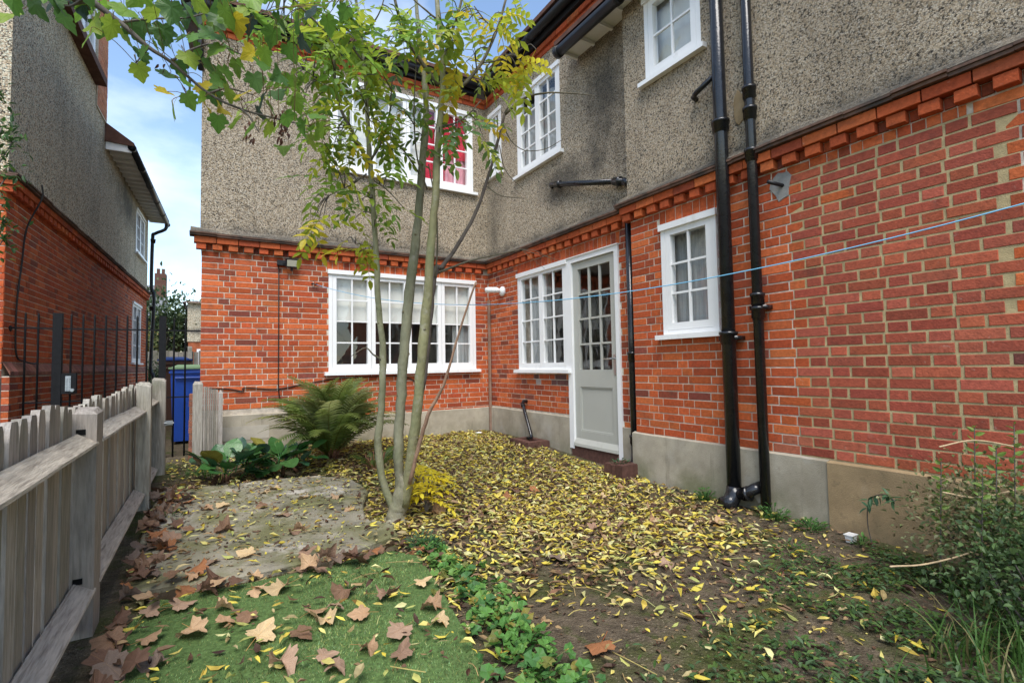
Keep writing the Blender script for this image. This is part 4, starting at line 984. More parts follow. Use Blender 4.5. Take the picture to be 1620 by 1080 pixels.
stem([(630, 850, 3.60, .115), (627, 832, 3.60, .088), (628, 812, 3.60, .078), (634, 790, 3.60, .074), (645, 755, 3.60, .062)], 'trunk', n=18, sc=.85)
rt_ = MB(); B_ = at(626, 834, 3.60)
for a_ in (.3, 1.5, 2.6, 3.7, 5.2):
    d_ = Vector((math.cos(a_), math.sin(a_), 0)); rt_.tube(catmull([B_+Vector((0, 0, .07)), B_+d_*.07+Vector((0, 0, .03)), B_+d_*.17+Vector((0, 0, -.012)), B_+d_*.28+Vector((0, 0, -.04))], 4), lerps([.05, .04, .026, .014], 13), 9, rough=.25)
rt_.build('root', m_bark, ash, smooth=True)
stem([(628, 815, 3.60, .05), (607, 765, 3.59, .046), (598, 700, 3.58, .044), (603, 645, 3.57, .043), (606, 560, 3.56, .040), (599, 480, 3.55, .036), (595, 400, 3.54, .034), (589, 300, 3.53, .031), (584, 240, 3.52, .029), (581, 170, 3.50, .024), (574, 80, 3.48, .019), (560, -20, 3.46, .014)], 'stem', col=(.95, 1, .88))
stem([(634, 805, 3.66, .055), (630, 720, 3.70, .062), (634, 640, 3.73, .064), (639, 560, 3.75, .066), (646, 480, 3.77, .067), (655, 400, 3.78, .060), (663, 330, 3.79, .054), (671, 220, 3.80, .046), (674, 160, 3.80, .038), (664, 60, 3.80, .028), (655, -30, 3.8, .02)], 'stem', col=(.92, .98, .95))
stem([(640, 800, 3.58, .065), (651, 720, 3.56, .064), (660, 640, 3.54, .062), (672, 520, 3.52, .058), (681, 400, 3.50, .050), (688, 320, 3.49, .046), (694, 215, 3.48, .040), (700, 143, 3.47, .036), (700, 90, 3.46, .033), (689, -20, 3.45, .027)], 'stem', col=(1.02, 1.05, .82))
stem([(643, 770, 3.72, .04), (661, 650, 3.76, .042), (672, 580, 3.78, .042), (680, 500, 3.80, .042), (688, 430, 3.82, .040), (703, 418, 3.84, .030), (738, 365, 3.88, .024), (765, 303, 3.92, .022), (789, 218, 3.96, .020), (798, 180, 3.98, .018)], 'dead_stem', m_deadbark, col=(1.05, 1, 1))
stem([(648, 765, 3.50, .022), (664, 700, 3.47, .023), (680, 650, 3.44, .024), (702, 608, 3.42, .017), (722, 540, 3.40, .014), (741, 480, 3.38, .012), (753, 446, 3.36, .011)], 'broken_branch', m_deadbark, col=(2.2, 1.55, 1.2))
# limbs and twigs
BRN = [
 [(585, 262, 3.52, .018), (560, 215, 3.5, .016), (533, 155, 3.45, .014), (526, 70, 3.4, .012), (500, 35, 3.35, .010), (470, 5, 3.3, .008), (450, -20, 3.3, .007)],
 [(586, 255, 3.52, .012), (603, 225, 3.50, .010), (616, 180, 3.48, .008), (620, 130, 3.46, .006)],
 [(694, 135, 3.47, .022), (668, 100, 3.42, .019), (640, 55, 3.38, .016), (625, 0, 3.34, .013), (620, -30, 3.3, .011)],
 [(700, 145, 3.47, .02), (728, 138, 3.5, .018), (762, 100, 3.55, .016), (785, 50, 3.6, .013), (803, -10, 3.62, .011)],
 [(700, 100, 3.46, .016), (712, 60, 3.45, .014), (728, 10, 3.44, .012), (735, -30, 3.44, .010)],
 [(798, 182, 3.98, .016), (828, 156, 3.95, .013), (867, 147, 3.92, .010), (905, 148, 3.9, .007), (938, 151, 3.88, .004)],
 [(798, 180, 3.98, .012), (815, 150, 4.0, .009), (830, 120, 4.02, .006)],
 [(796, 195, 3.97, .007), (808, 222, 3.95, .006), (830, 238, 3.93, .005), (862, 236, 3.9, .004), (888, 222, 3.88, .003)],
 [(770, 295, 3.92, .006), (793, 310, 3.9, .005), (830, 314, 3.88, .003)], [(790, 230, 3.96, .006), (800, 270, 3.94, .005), (828, 300, 3.92, .003)],
 [(690, 432, 3.82, .018), (712, 424, 3.86, .013), (745, 412, 3.95, .010), (790, 402, 4.1, .008), (824, 394, 4.2, .006)],
 [(824, 394, 4.2, .004), (850, 402, 4.2, .003), (885, 412, 4.22, .002)], [(822, 395, 4.2, .004), (845, 396, 4.25, .003), (870, 408, 4.3, .002)], [(824, 394, 4.2, .003), (845, 412, 4.2, .002), (862, 425, 4.2, .0015)],
 [(676, 300, 3.6, .009), (660, 250, 3.55, .008), (655, 180, 3.5, .007), (658, 110, 3.45, .005), (660, 60, 3.4, .004)],
 [(688, 440, 3.8, .012), (692, 390, 3.75, .009), (690, 330, 3.7, .007), (678, 260, 3.7, .006)],
 [(605, 570, 3.55, .010), (590, 560, 3.5, .008), (578, 550, 3.45, .006), (556, 563, 3.42, .003)],
 [(668, 282, 3.79, .010), (640, 240, 3.7, .008), (610, 210, 3.6, .006), (585, 190, 3.5, .004)],
 [(580, 275, 3.53, .008), (560, 290, 3.5, .007), (540, 300, 3.47, .005), (520, 310, 3.45, .004)],
 [(590, 285, 3.53, .008), (612, 300, 3.55, .006), (640, 330, 3.56, .004)],
 [(695, 200, 3.48, .010), (720, 195, 3.45, .008), (742, 180, 3.42, .006), (760, 160, 3.4, .004)],
 [(576, 100, 3.48, .010), (545, 60, 3.42, .008), (520, 40, 3.4, .006)], [(572, 60, 3.47, .009), (598, 25, 3.46, .007), (610, -10, 3.46, .005)],
 [(690, 30, 3.45, .010), (660, 5, 3.4, .008), (640, -15, 3.4, .006)], [(785, 50, 3.6, .008), (765, 30, 3.55, .006), (750, 10, 3.5, .005)], [(762, 100, 3.55, .008), (790, 95, 3.6, .006), (820, 80, 3.62, .004), (840, 70, 3.64, .003)],
 [(533, 155, 3.45, .008), (510, 130, 3.4, .006), (480, 110, 3.35, .005)], [(526, 80, 3.4, .008), (545, 50, 3.38, .006), (560, 20, 3.36, .005)],
 [(594, 392, 3.54, .006), (580, 388, 3.5, .005), (562, 385, 3.47, .004)],
]
for b in BRN: stem(b, 'branch', m_deadbark, n=7, k=4, col=(1.1, 1.1, .9), wob=.003, sc=.72)
# compound leaves: a rachis with paired leaflets
def ash_leaf_mesh(i):
    random.seed(300+i); mb = MB(); n = random.choice((4, 4, 5)); L_ = .22; pts = []
    for k in range(8): t = k/7; pts.append(Vector((0, L_*t, -.06*t*t)))
    mb.tube(pts, lerps([.0016, .0009], 8), 4, col=(.9, .9, .5), cap=False)
    for k in range(n):
        t = .22+.7*k/(n-1)*.95; p = Vector((0, L_*t, -.06*t*t))
        for s_ in (-1, 1):
            if random.random() < .05: continue
            d = Vector((s_*random.uniform(.75, 1), random.uniform(.45, .8), random.uniform(-.3, .1))); v = random.uniform(.85, 1.15)
            leaf_card(mb, p, d, (random.uniform(-.3, .3), random.uniform(-.3, .3), 1), random.uniform(.058, .076), random.uniform(.024, .031), (v, v, v), .12)
    leaf_card(mb, pts[-1], (random.uniform(-.2, .2), 1, -.5), (0, 0, 1), .072, .029, (1, 1, 1), .12)
    o = mb.build('leaf', m_leaf); me = o.data; bpy.data.objects.remove(o); return me
ASH = [ash_leaf_mesh(i) for i in range(7)]
crm = MB()
tw_ends = []
random.seed(33)
# (px, py, radius px, depth, leaves, tone): clumps of the crown as measured in the photo
CL = [(560, 30, 60, 3.4, 14, 0), (500, 60, 50, 3.35, 10, 0), (470, 20, 40, 3.3, 8, 0), (620, 30, 50, 3.4, 9, 0), (690, 30, 50, 3.45, 8, 0), (760, 30, 55, 3.5, 10, 1), (800, 30, 35, 3.6, 5, 1),
      (545, 120, 55, 3.45, 12, 0), (490, 130, 45, 3.35, 9, 0), (515, 180, 45, 3.4, 9, 0), (600, 110, 45, 3.5, 9, 0), (650, 110, 45, 3.6, 9, 2), (650, 170, 40, 3.6, 7, 2), (720, 190, 45, 3.45, 8, 2), (745, 215, 30, 3.42, 4, 2),
      (560, 210, 40, 3.5, 8, 1), (600, 190, 35, 3.5, 5, 0), (610, 240, 35, 3.5, 5, 0), (530, 240, 35, 3.45, 5, 1), (760, 120, 40, 3.55, 5, 1), (800, 110, 35, 3.6, 5, 1), (825, 75, 25, 3.62, 3, 1), (730, 90, 40, 3.5, 5, 1),
      (545, 300, 30, 3.48, 5, 0), (515, 330, 28, 3.45, 5, 1), (600, 300, 28, 3.5, 4, 0), (575, 330, 26, 3.5, 4, 0), (560, 385, 18, 3.47, 3, 1), (590, 395, 16, 3.5, 3, 1), (830, 110, 18, 4.0, 2, 1), (440, 60, 40, 3.3, 6, 0), (700, 60, 40, 3.5, 6, 2), (640, 60, 40, 3.4, 6, 0), (670, 210, 30, 3.6, 4, 2), (580, 70, 40, 3.4, 8, 0), (530, 10, 40, 3.3, 8, 0)]
LC = [[(.20, .34, .045), (.28, .40, .045), (.40, .46, .05), (.15, .27, .045), (.24, .36, .055)], [(.40, .46, .045), (.58, .52, .045), (.26, .36, .05), (.66, .54, .045)], [(.11, .20, .075), (.15, .25, .07), (.22, .33, .06), (.55, .40, .04), (.34, .40, .06)]]
allp = [(p, r_) for pts, rad in ash_paths for p, r_ in zip(pts, rad) if r_ < .04]
leaves_todo = []
for (x, y, rp, d, n, tn) in CL:
    for i in range(int(n*1.12+.5)):
        a, q = random.uniform(0, 6.283), math.sqrt(random.random())
        P = at(x+math.cos(a)*q*rp, y+math.sin(a)*q*rp, d+random.uniform(-.3, .3))
        near = min(allp, key=lambda t: (t[0]-P).length)[0]
        v = P-near
        if v.length > .10:
            mid = near.lerp(P, .5)+Vector((0, 0, .03)); pts = catmull([near, mid, P], 3); crm.tube(pts, lerps([.0045, .0022], len(pts)), 5, cap=False)
        leaves_todo.append((P, v, tn))
crown = crm.build('crown', m_deadbark, ash, smooth=True)
for P, v, tn in leaves_todo:
    o = bpy.data.objects.new('leaf', random.choice(ASH)); C.objects.link(o); o.parent = crown
    o.location = P-wloc(crown)
    o.rotation_euler = (random.uniform(-.9, .25), random.uniform(-.5, .5), random.uniform(0, 6.283)); s_ = random.uniform(.95, 1.4); o.scale = (s_,)*3
    c = random.choice(LC[tn]); k = random.uniform(.8, 1.2); o.color = (c[0]*k, c[1]*k, c[2]*k, 1)

# ------------------------------------------------------------ sycamore bough reaching in at the upper left
def syc_outline():
    half = [(0, -.02), (.10, -.10), (.22, -.16), (.30, -.06), (.40, -.02), (.37, .05), (.36, .10), (.44, .13), (.52, .19), (.49, .25), (.50, .31), (.42, .34), (.34, .36), (.29, .40), (.33, .48), (.31, .56), (.23, .60), (.17, .68), (.10, .79), (0, .90)]
    return half + [(-x, y) for x, y in reversed(half[1:-1])]
def syc_mesh(i, curl, name='leaf', m=None):
    random.seed(500+i); mb = MB(); out = syc_outline(); c = (0, .16); mb.v.append((0, .16, 0))
    ph = random.uniform(0, 6.28); vein = [math.atan2(y-.16, x) for x, y in ((0, .92), (.52, .2), (-.52, .2), (.34, -.1), (-.34, -.1))]
    def z(x, y):
        r2 = x*x+(y-.2)**2; a = math.atan2(y-.16, x)
        return curl*(r2*1.0*math.sin(a*2+ph)+.35*r2*math.sin(a*5+ph*2)) + .10*abs(x)*(.4+curl*.4) - .16*max(0, y-.3)**2 + curl*.25*r2
    K = len(out)
    for s_ in (.55, 1.0):
        for x, y in out:
            X, Y = c[0]+(x-c[0])*s_, c[1]+(y-c[1])*s_; j = random.uniform(-.012, .012)*s_
            mb.v.append((X+j, Y+j, z(X, Y)+random.uniform(-.01, .01)*curl))
    for k in range(K):
        k2 = (k+1) % K; v = random.uniform(.88, 1.1); mb.face([0, 1+k, 1+k2], (v,)*3); mb.face([1+k, 1+K+k, 1+K+k2, 1+k2], (v*.97,)*3)
    for vx, vy in ((0, .80), (.42, .24), (-.42, .24), (.28, -.08), (-.28, -.08)):
        for s0, s1 in ((.02, .5), (.5, 1.0)):
            x0, y0, x1, y1 = vx*s0, .06+(vy-.06)*s0, vx*s1, .06+(vy-.06)*s1; hx, hy = -(y1-y0)*.025, (x1-x0)*.025
            mb.poly([(x0-hx, y0-hy, z(x0, y0)+.012), (x1-hx*.4, y1-hy*.4, z(x1, y1)+.012), (x1+hx*.4, y1+hy*.4, z(x1, y1)+.012), (x0+hx, y0+hy, z(x0, y0)+.012)], (1.3, 1.25, 1.1))
    mb.tube([(0, .0, 0), (.02, -.25, -.05*(1-curl)), (.05, -.55, -.16*(1-curl))], [.009, .007, .008], 4, col=(1.2, .9, .6))
    o = mb.build(name, m or m_leaf, smooth=False); me = o.data; bpy.data.objects.remove(o); return me
SYC = [syc_mesh(i, (.12, .3, .2, .4, .15, .28)[i]) for i in range(6)]
syc = empty('sycamore_tree', (-1.55, 1.05, 0)); tag(syc, 'sycamore bough with lobed green leaves hanging in at the upper left', 'tree')
random.seed(44)
mb = MB(); mb.tube(catmull([(-1.55, 1.05, -.1), (-1.5, 1.08, 1.2), (-1.46, 1.1, 2.4), (-1.35, 1.25, 3.4), (-1.2, 1.4, 4.4)], 5), lerps([.11, .085, .07, .05], 21), 12); mb.build('trunk', m_bark, syc, smooth=True)
SB = [[(-1.46, 1.1, 2.9)], ]
main = [Vector((-1.40, 1.18, 3.1)), at(60, -60, 2.0), at(135, -5, 2.1), at(190, 36, 2.15), at(235, 75, 2.18), at(270, 98, 2.2), at(330, 148, 2.22), at(380, 172, 2.24), at(430, 186, 2.26), at(490, 200, 2.28)]
subs = [[at(190, 36, 2.15), at(240, 30, 2.2), at(300, 28, 2.25), at(360, 8, 2.3)], [at(135, -5, 2.1), at(220, -30, 2.2), at(330, -20, 2.3), at(420, 20, 2.4)], [at(330, 148, 2.22), at(360, 140, 2.3), at(400, 150, 2.35)], [at(270, 98, 2.2), at(300, 80, 2.25), at(340, 70, 2.3), at(390, 90, 2.35)], [at(135, -5, 2.1), at(110, 10, 2.1), at(85, 0, 2.1)], [at(380, 172, 2.24), at(395, 185, 2.22), at(410, 210, 2.2)], [at(235, 75, 2.18), at(215, 100, 2.16)], [at(300, 125, 2.2), at(300, 160, 2.2)]]
cm = MB(); pl = catmull(main, 5); cm.tube(pl, lerps([.03, .02, .012, .009, .007, .0055, .0045, .003], len(pl)), 7)
for s_ in subs: q = catmull(s_, 4); cm.tube(q, lerps([.006, .0025], len(q)), 5)
scrown = cm.build('crown', m_deadbark, syc, smooth=True)
LP = [(90, 5, 42), (130, 20, 40), (75, -5, 36), (150, 40, 44), (165, 10, 44), (195, 20, 46), (215, 50, 42), (240, 20, 46), (200, 60, 36), (225, 90, 34), (222, 115, 34), (260, 55, 40), (265, 120, 36), (258, 145, 34), (275, 178, 38), (300, 160, 32), (300, 95, 38), (290, 60, 40), (320, 30, 44), (345, 45, 42), (315, 5, 44), (350, 10, 44), (375, 40, 40), (360, 75, 42), (335, 110, 38), (320, 140, 34), (350, 170, 40), (360, 120, 38), (385, 110, 36), (390, 60, 40), (410, 30, 44), (400, 0, 46), (430, 60, 38), (372, 195, 36), (395, 205, 34), (415, 160, 38), (405, 130, 36), (440, 120, 36), (430, 175, 36), (455, 190, 34), (450, 235, 34), (480, 205, 36), (505, 210, 36), (500, 185, 34), (470, 165, 32), (345, 195, 32), (270, 20, 44), (250, -10, 46), (290, -10, 46), (440, 10, 42), (470, 40, 38), (460, 85, 36), (180, -10, 46), (110, -15, 46), (232, 40, 40), (340, 80, 36), (310, 60, 40), (280, 35, 42), (20, 8, 46), (8, 25, 50), (60, 15, 40), (105, 35, 40), (140, -5, 46), (175, 45, 40), (250, 80, 36), (285, 110, 34), (310, 85, 38), (330, 55, 42), (360, 25, 42), (385, 20, 42), (420, -5, 44), (395, 85, 38), (365, 150, 36), (340, 155, 34), (440, 150, 34), (460, 130, 34), (480, 70, 36), (445, 40, 40), (300, 20, 44), (230, 0, 46), (385, 150, 34), (425, 205, 32), (330, 175, 30), (295, 130, 30), (520, 40, 34), (495, 20, 36), (420, 90, 36), (375, -5, 44), (215, -5, 44)]
random.seed(46)
pall = pl[8:]+[p for s_ in subs for p in catmull(s_, 4)]
sh = MB()
random.seed(47)
LP += [(x+random.uniform(-26, 26), y+random.uniform(-24, 24), sz*.85) for x, y, sz in LP if x > 70 and random.random() < .42 and not (240 < x < 310 and y > 130)]
random.seed(46)
for x, y, sz in LP:
    d = 2.15+random.uniform(-.25, .25)+.1*(x > 300); P = at(x, y, d); L_ = sz*d/FPX*.95
    o = bpy.data.objects.new('leaf', random.choice(SYC)); C.objects.link(o); o.parent = scrown
    # blade hangs: tip down and outwards, seen from below
    tip = Vector((random.uniform(-.7, .7), random.uniform(-.7, .7), random.uniform(-1.1, -.25))).normalized(); nr = (Vector((0, 0, 1))+rvec()*.75).normalized()
    xa = tip.cross(nr).normalized(); za = xa.cross(tip); Mx = Matrix((xa, tip, za)).transposed()
    o.rotation_euler = Mx.to_euler(); o.scale = (L_,)*3; o.location = P-tip*L_*.35
    rr = random.random()
    c = (.50, .40, .03) if rr < .06 else random.choice([(.14, .27, .035), (.10, .21, .035), (.19, .32, .04), (.08, .17, .04), (.26, .36, .045)])
    if random.random() < .14 and rr > .1: c = (.045, .075, .055)
    k = random.uniform(.85, 1.2); o.color = (c[0]*k, c[1]*k, c[2]*k, 1)
    base = o.location - tip*L_*.4; nr_ = min(pall, key=lambda q: (q-base).length)
    if (nr_-base).length > .02: sh.tube(catmull([nr_, nr_.lerp(base, .5)+Vector((0, 0, .015)), base, o.location], 3), .0014, 4, col=(1.6, 1.2, .7), cap=False)
sh.build('leaf_stalks', m_deadbark, syc)
sk_ = MB()                                            # bunches of winged keys
for x, y, n in ((395, 205, 14), (450, 205, 26), (442, 190, 16), (255, 98, 4)):
    for i in range(n):
        P = at(x+random.uniform(-9, 9), y+random.uniform(-16, 18), 2.22+random.uniform(-.03, .03)); leaf_card(sk_, P, (random.uniform(-.6, .6), random.uniform(-.6, .6), -1), rvec(), .032, .011, random.choice(((.10, .04, .025), (.06, .03, .02), (.15, .07, .04))))
sk_.build('seed_keys', m_litter, syc, kind='stuff')
# leafy shrub at the left edge, rooted behind the fence
random.seed(52)
lsb = empty('evergreen_shrub', (-1.25, 3.15, gz(-1.25, 3.15))); tag(lsb, 'glossy evergreen shrub poking in at the left edge of the picture', 'shrub')
st = MB(); cr_ = MB()
for (x, y) in ((-5, 150), (5, 200), (0, 250), (10, 280), (-10, 320), (8, 350), (5, 380), (-20, 200), (-30, 300), (20, 225), (-15, 400)):
    P = at(x, y, 3.0+random.uniform(-.15, .15)); B = Vector((-1.25, 3.15, 0)); pts = catmull([B, B.lerp(P, .55)+Vector((-.12, 0, .1)), P], 5); st.tube(pts, lerps([.014, .008, .003], len(pts)), 6)
    for i in range(34):
        q = pts[-1]+rvec()*random.uniform(.0, .11); d = rvec()+Vector((.3, 0, .2)); t = random.choice(((.04, .10, .025), (.06, .14, .03), (.03, .075, .02), (.09, .17, .035))); leaf_card(cr_, q, d, Vector((0, 0, 1))+rvec()*.5, random.uniform(.035, .055), random.uniform(.014, .02), t)
st.build('trunk', m_deadbark, lsb, smooth=True); cr_.build('crown', m_green, lsb)

# ------------------------------------------------------------ fern
random.seed(71)
def frond_mesh(i, L_=1.0):
    random.seed(700+i); mb = MB(); n = 30; arch = random.uniform(.30, .55); pts = []
    for k in range(n+1):
        t = k/n; pts.append(Vector((random.uniform(-.002, .002), t*L_*(1-.12*t), arch*math.sin(t*1.9)*.62*(1-.25*t*t) - .18*t**3)))
    mb.tube(pts[::3], lerps([.006, .0016], len(pts[::3])), 4, col=(.9, .6, .3), cap=False)
    for k in range(3, n+1):
        t = k/n; w_ = .155*math.sin(min(1, (t-.05)*1.6)*math.pi*.5)*(1-t)**.62*1.5+.012; tg = (pts[k]-pts[k-1]).normalized()
        for s_ in (-1, 1):
            d = (Vector((s_, .36, -.20+random.uniform(-.12, .12)))).normalized(); d = d+tg*.25; wd = L_/n*.88
            v = random.uniform(.8, 1.2); c = (v*(1+.25*t), v, v*.9)
            p = pts[k]; b = len(mb.v); m1 = p+d*w_*.5-Vector((0, 0, .004)); tp = p+d*w_-Vector((0, 0, w_*.18)); e_ = tg*wd*.42
            mb.v += [tuple(q) for q in (p-e_, p+e_, m1+e_*.85, m1-e_*.85, tp)]
            mb.face([b, b+1, b+2, b+3], c); mb.face([b+3, b+2, b+4], c)
    o = mb.build('frond', m_leaf); me = o.data; bpy.data.objects.remove(o); return me
FR = [frond_mesh(i) for i in range(6)]
def fern(c, n, lmin, lmax, label, cols, seed, tiltr=(-.1, .85), az=None):
    random.seed(seed); c = Vector(c); e = empty('fern', c); tag(e, label, 'fern')
    mb = MB()
    for i in range(34):
        a = random.uniform(0, 6.28); mb.tube([c+Vector((math.cos(a)*.05, math.sin(a)*.05, -.02)), c+Vector((math.cos(a)*.10, math.sin(a)*.10, random.uniform(.08, .22)))], [.008, .004], 5, col=(1.3, .75, .5))
    mb.build('root_crown', m_deadbark, e, smooth=True)
    for i in range(n):
        o = bpy.data.objects.new('frond', random.choice(FR)); C.objects.link(o); o.parent = e
        a = 6.283*i/n+random.uniform(-.25, .25) if az is None else random.uniform(*az)
        t = random.uniform(*tiltr)
        o.location = (math.cos(a+1.571)*.05, math.sin(a+1.571)*.05, .05); o.rotation_euler = (1.15-t*.95, random.uniform(-.2, .2), a); s_ = random.uniform(lmin, lmax); o.scale = (s_*.9, s_, s_)
        k = random.choice(cols); q = random.uniform(.8, 1.2); o.color = (k[0]*q, k[1]*q, k[2]*q, 1)
    return e
FC = [(.15, .235, .06), (.19, .28, .08), (.11, .18, .055), (.27, .34, .14), (.17, .22, .10)]
fern((1.14, 5.78, gz(1.14, 5.78)), 92, .78, 1.12, 'large green fern in front of the rear wall beside the ash stems', FC, 72)
fern((1.42, 5.0, gz(1.42, 5.0)), 16, .22, .36, 'small low fern at the foot of the large fern', [(.09, .16, .035), (.07, .13, .03)], 73, (.5, 1.0))

# ------------------------------------------------------------ elephant's ears by the fence
def paddle_mesh(i):
    random.seed(800+i); mb = MB(); n = 9; rows = []
    cup = random.uniform(.05, .3)
    for k in range(n+1):
        t = k/n; w_ = .40*math.sin(math.pi*min(1, t*.96+.06))**.62*(1 if t < .5 else 1-.12*(t-.5)); y = t; row = []
        for j in (-1, -.55, 0, .55, 1):
            x = w_*j; zz = cup*abs(j)**1.5*w_*.9 - .22*t*t + .02*math.sin(t*17+j*3)*abs(j); row.append((x, y, zz+(0 if j else -.012)))
        b = len(mb.v); mb.v += row; rows.append(b)
    for a, b in zip(rows, rows[1:]):
        for j in range(4): v = random.uniform(.88, 1.12); mb.face([a+j, a+j+1, b+j+1, b+j], (v, v, v))
    mb.tube([(0, .02, -.01), (0, .5, -.07), (0, .95, -.21)], [.02, .014, .005], 5, col=(1.9, 1.8, 1.5))
    mb.tube([(0, .05, -.01), (0, -.2, -.10), (0, -.45, -.30)], [.022, .025, .03], 6, col=(1.4, 1.5, 1.0))
    o = mb.build('leaf', m_fleshy, smooth=True); me = o.data; bpy.data.objects.remove(o); return me
PD = [paddle_mesh(i) for i in range(5)]
def bergenia(c, n, spread, label, seed):
    random.seed(seed); c = Vector(c); e = empty('elephants_ears', c); tag(e, label, 'plant')
    mb = MB()
    for i in range(6): v = rvec(); mb.tube([c+Vector((v.x*spread*.5, v.y*spread*.5, -.02)), c+Vector((v.x*spread*.3, v.y*spread*.3, .06))], [.018, .012], 6, col=(.8, .5, .35))
    mb.build('rhizome', m_deadbark, e, smooth=True)
    for i in range(n):
        o = bpy.data.objects.new('leaf', random.choice(PD)); C.objects.link(o); o.parent = e; a = random.uniform(0, 6.283); q = random.random()**.6*spread
        up_ = random.uniform(-.15, 1.15); s_ = random.uniform(.13, .21)
        o.location = (math.cos(a+1.571)*q, math.sin(a+1.571)*q*.8, .05+random.uniform(.0, .12)+.06*up_); o.rotation_euler = (up_, random.uniform(-.4, .4), a); o.scale = (s_,)*3
        k = random.choice([(.035, .11, .03), (.05, .14, .035), (.03, .085, .04), (.06, .15, .04), (.035, .075, .05)]); q = random.uniform(.8, 1.2); o.color = (k[0]*q, k[1]*q, k[2]*q, 1)
        if random.random() < .06: o.color = (.22, .20, .04, 1)
bergenia((.60, 5.40, gz(.6, 5.4)+.03), 52, .34, 'glossy broad leaved plant clump nearest the large fern', 81)
bergenia((.14, 5.25, gz(.14, 5.25)+.03), 30, .24, 'glossy broad leaved plant clump nearest the fence', 82)

# ------------------------------------------------------------ trailing crinkled ground cover beside the grass mat
random.seed(91)
def round_leaf(mb, p, nrm, r_, col):
    p, n = Vector(p), Vector(nrm).normalized(); a = n.orthogonal().normalized(); b = n.cross(a); w_ = random.uniform(0, 6.28); K = 11; base = len(mb.v); mb.v.append(tuple(p-n*r_*.22))
    for k in range(K):
        t = w_+5.6*k/(K-1); rr = r_*(1+.10*math.cos(k*3.14)); mb.v.append(tuple(p+(a*math.cos(t)+b*math.sin(t))*rr+n*r_*.12*math.sin(k*2.3)))
    for k in range(K-1): v = random.uniform(.85, 1.15); mb.face([base, base+1+k, base+2+k], tuple(x*v for x in col))
gc = empty('ground_cover_plant', (1.0, 2.2, 0)); tag(gc, 'trailing strip of crinkled green ground cover beside the grass mat', 'plant')
gs = MB(); gl = MB()
path = catmull([(1.17, 3.08, 0), (1.15, 2.80, 0), (1.16, 2.5, 0), (1.13, 2.2, 0), (1.08, 1.9, 0), (1.03, 1.65, 0), (.99, 1.4, 0), (.95, 1.15, 0)], 6)
gs.tube([(p.x, p.y, gz(p.x, p.y)+.012) for p in path], .004, 6, col=(1.4, 1.0, .8))
for i in range(520):
    t = random.random(); p = path[int(t*(len(path)-1))]; wd = .045+.05*sstep(0, .5, t) if t > .12 else .06
    x, y = p.x+random.gauss(0, wd*.72), p.y+random.gauss(0, .05); z = gz(x, y)+random.uniform(.015, .085)*(.5+t*.7)
    c = random.choice([(.085, .21, .045), (.115, .26, .055), (.065, .165, .045), (.15, .28, .06)] if random.random() > .09 else [(.16, .17, .04), (.22, .19, .04)])
    round_leaf(gl, (x, y, z), Vector((0, 0, 1))+rvec()*.65, random.uniform(.016, .03), c)
    if i % 3 == 0: gs.tube([(p.x, p.y, gz(p.x, p.y)+.01), (x, y, z-.006)], .0014, 4, col=(1.3, 1.6, .8), cap=False)
gs.build('runner', m_deadbark, gc); gl.build('foliage', m_green, gc, kind='stuff')

# ------------------------------------------------------------ fallen leaves
random.seed(101)
lt = MB()
YL = [(.68, .56, .09), (.72, .63, .20), (.60, .48, .07), (.68, .64, .30), (.48, .47, .14), (.62, .50, .13), (.52, .38, .07), (.74, .61, .10), (.42, .44, .13)]
BL = [(.11, .06, .035), (.17, .10, .06), (.08, .045, .03), (.23, .14, .08), (.30, .20, .10), (.33, .25, .11)]
TL = [(.45, .30, .15), (.40, .33, .17), (.55, .44, .22)]
def ground_at(x, y):
    if in_poly(x, y, slab_out): return slab_z(x, y)
    if in_poly(x, y, turf): return gz(x, y)+.03
    return gz(x, y)
def flat_leaf(x, y, L_, w_, col, lift=.004, tiltmax=.35):
    a = random.uniform(0, 6.283); d = Vector((math.cos(a), math.sin(a), random.uniform(-tiltmax, tiltmax)*.6)); n = Vector((random.uniform(-tiltmax, tiltmax), random.uniform(-tiltmax, tiltmax), 1)); 
    s_ = d.cross(n).normalized(); z = ground_at(x, y)+lift+abs(d.z)*L_*.5; p = Vector((x, y, z))-d*L_*.5; f = random.uniform(-.35, .6); cu = random.uniform(-.2, .3)
    nn = s_.cross(d).normalized(); b = len(lt.v); m1 = p+d*L_*.33+nn*L_*cu*.6; m2 = p+d*L_*.68+nn*L_*cu*.6; fo = nn*w_*f
    asy, as2 = random.uniform(.75, 1.2), random.uniform(.7, 1.2); bend = s_*L_*random.uniform(-.14, .14)
    lt.v += [tuple(q) for q in (p, m1+s_*w_*.5*asy+fo, m1, m1-s_*w_*.5+fo*asy, m2+s_*w_*.42*as2+fo+bend*.5, m2+bend*.5, m2-s_*w_*.42*as2+fo*as2+bend*.5, p+d*L_+bend+nn*L_*random.uniform(-.05, .22))]
    dk = random.random(); torn = random.random() < .12
    for qi, q in enumerate(((0, 2, 1), (0, 3, 2), (1, 2, 5, 4), (2, 3, 6, 5), (4, 5, 7), (5, 6, 7))):
        if torn and random.random() < .25: continue
        v = random.uniform(.82, 1.1); cc = tuple(x*v for x in col)
        if dk < .22 and (qi >= 4 or (dk < .08 and qi in (1, 3))): cc = (cc[0]*.45, cc[1]*.33, cc[2]*.35)
        lt.face([b+i for i in q], cc)
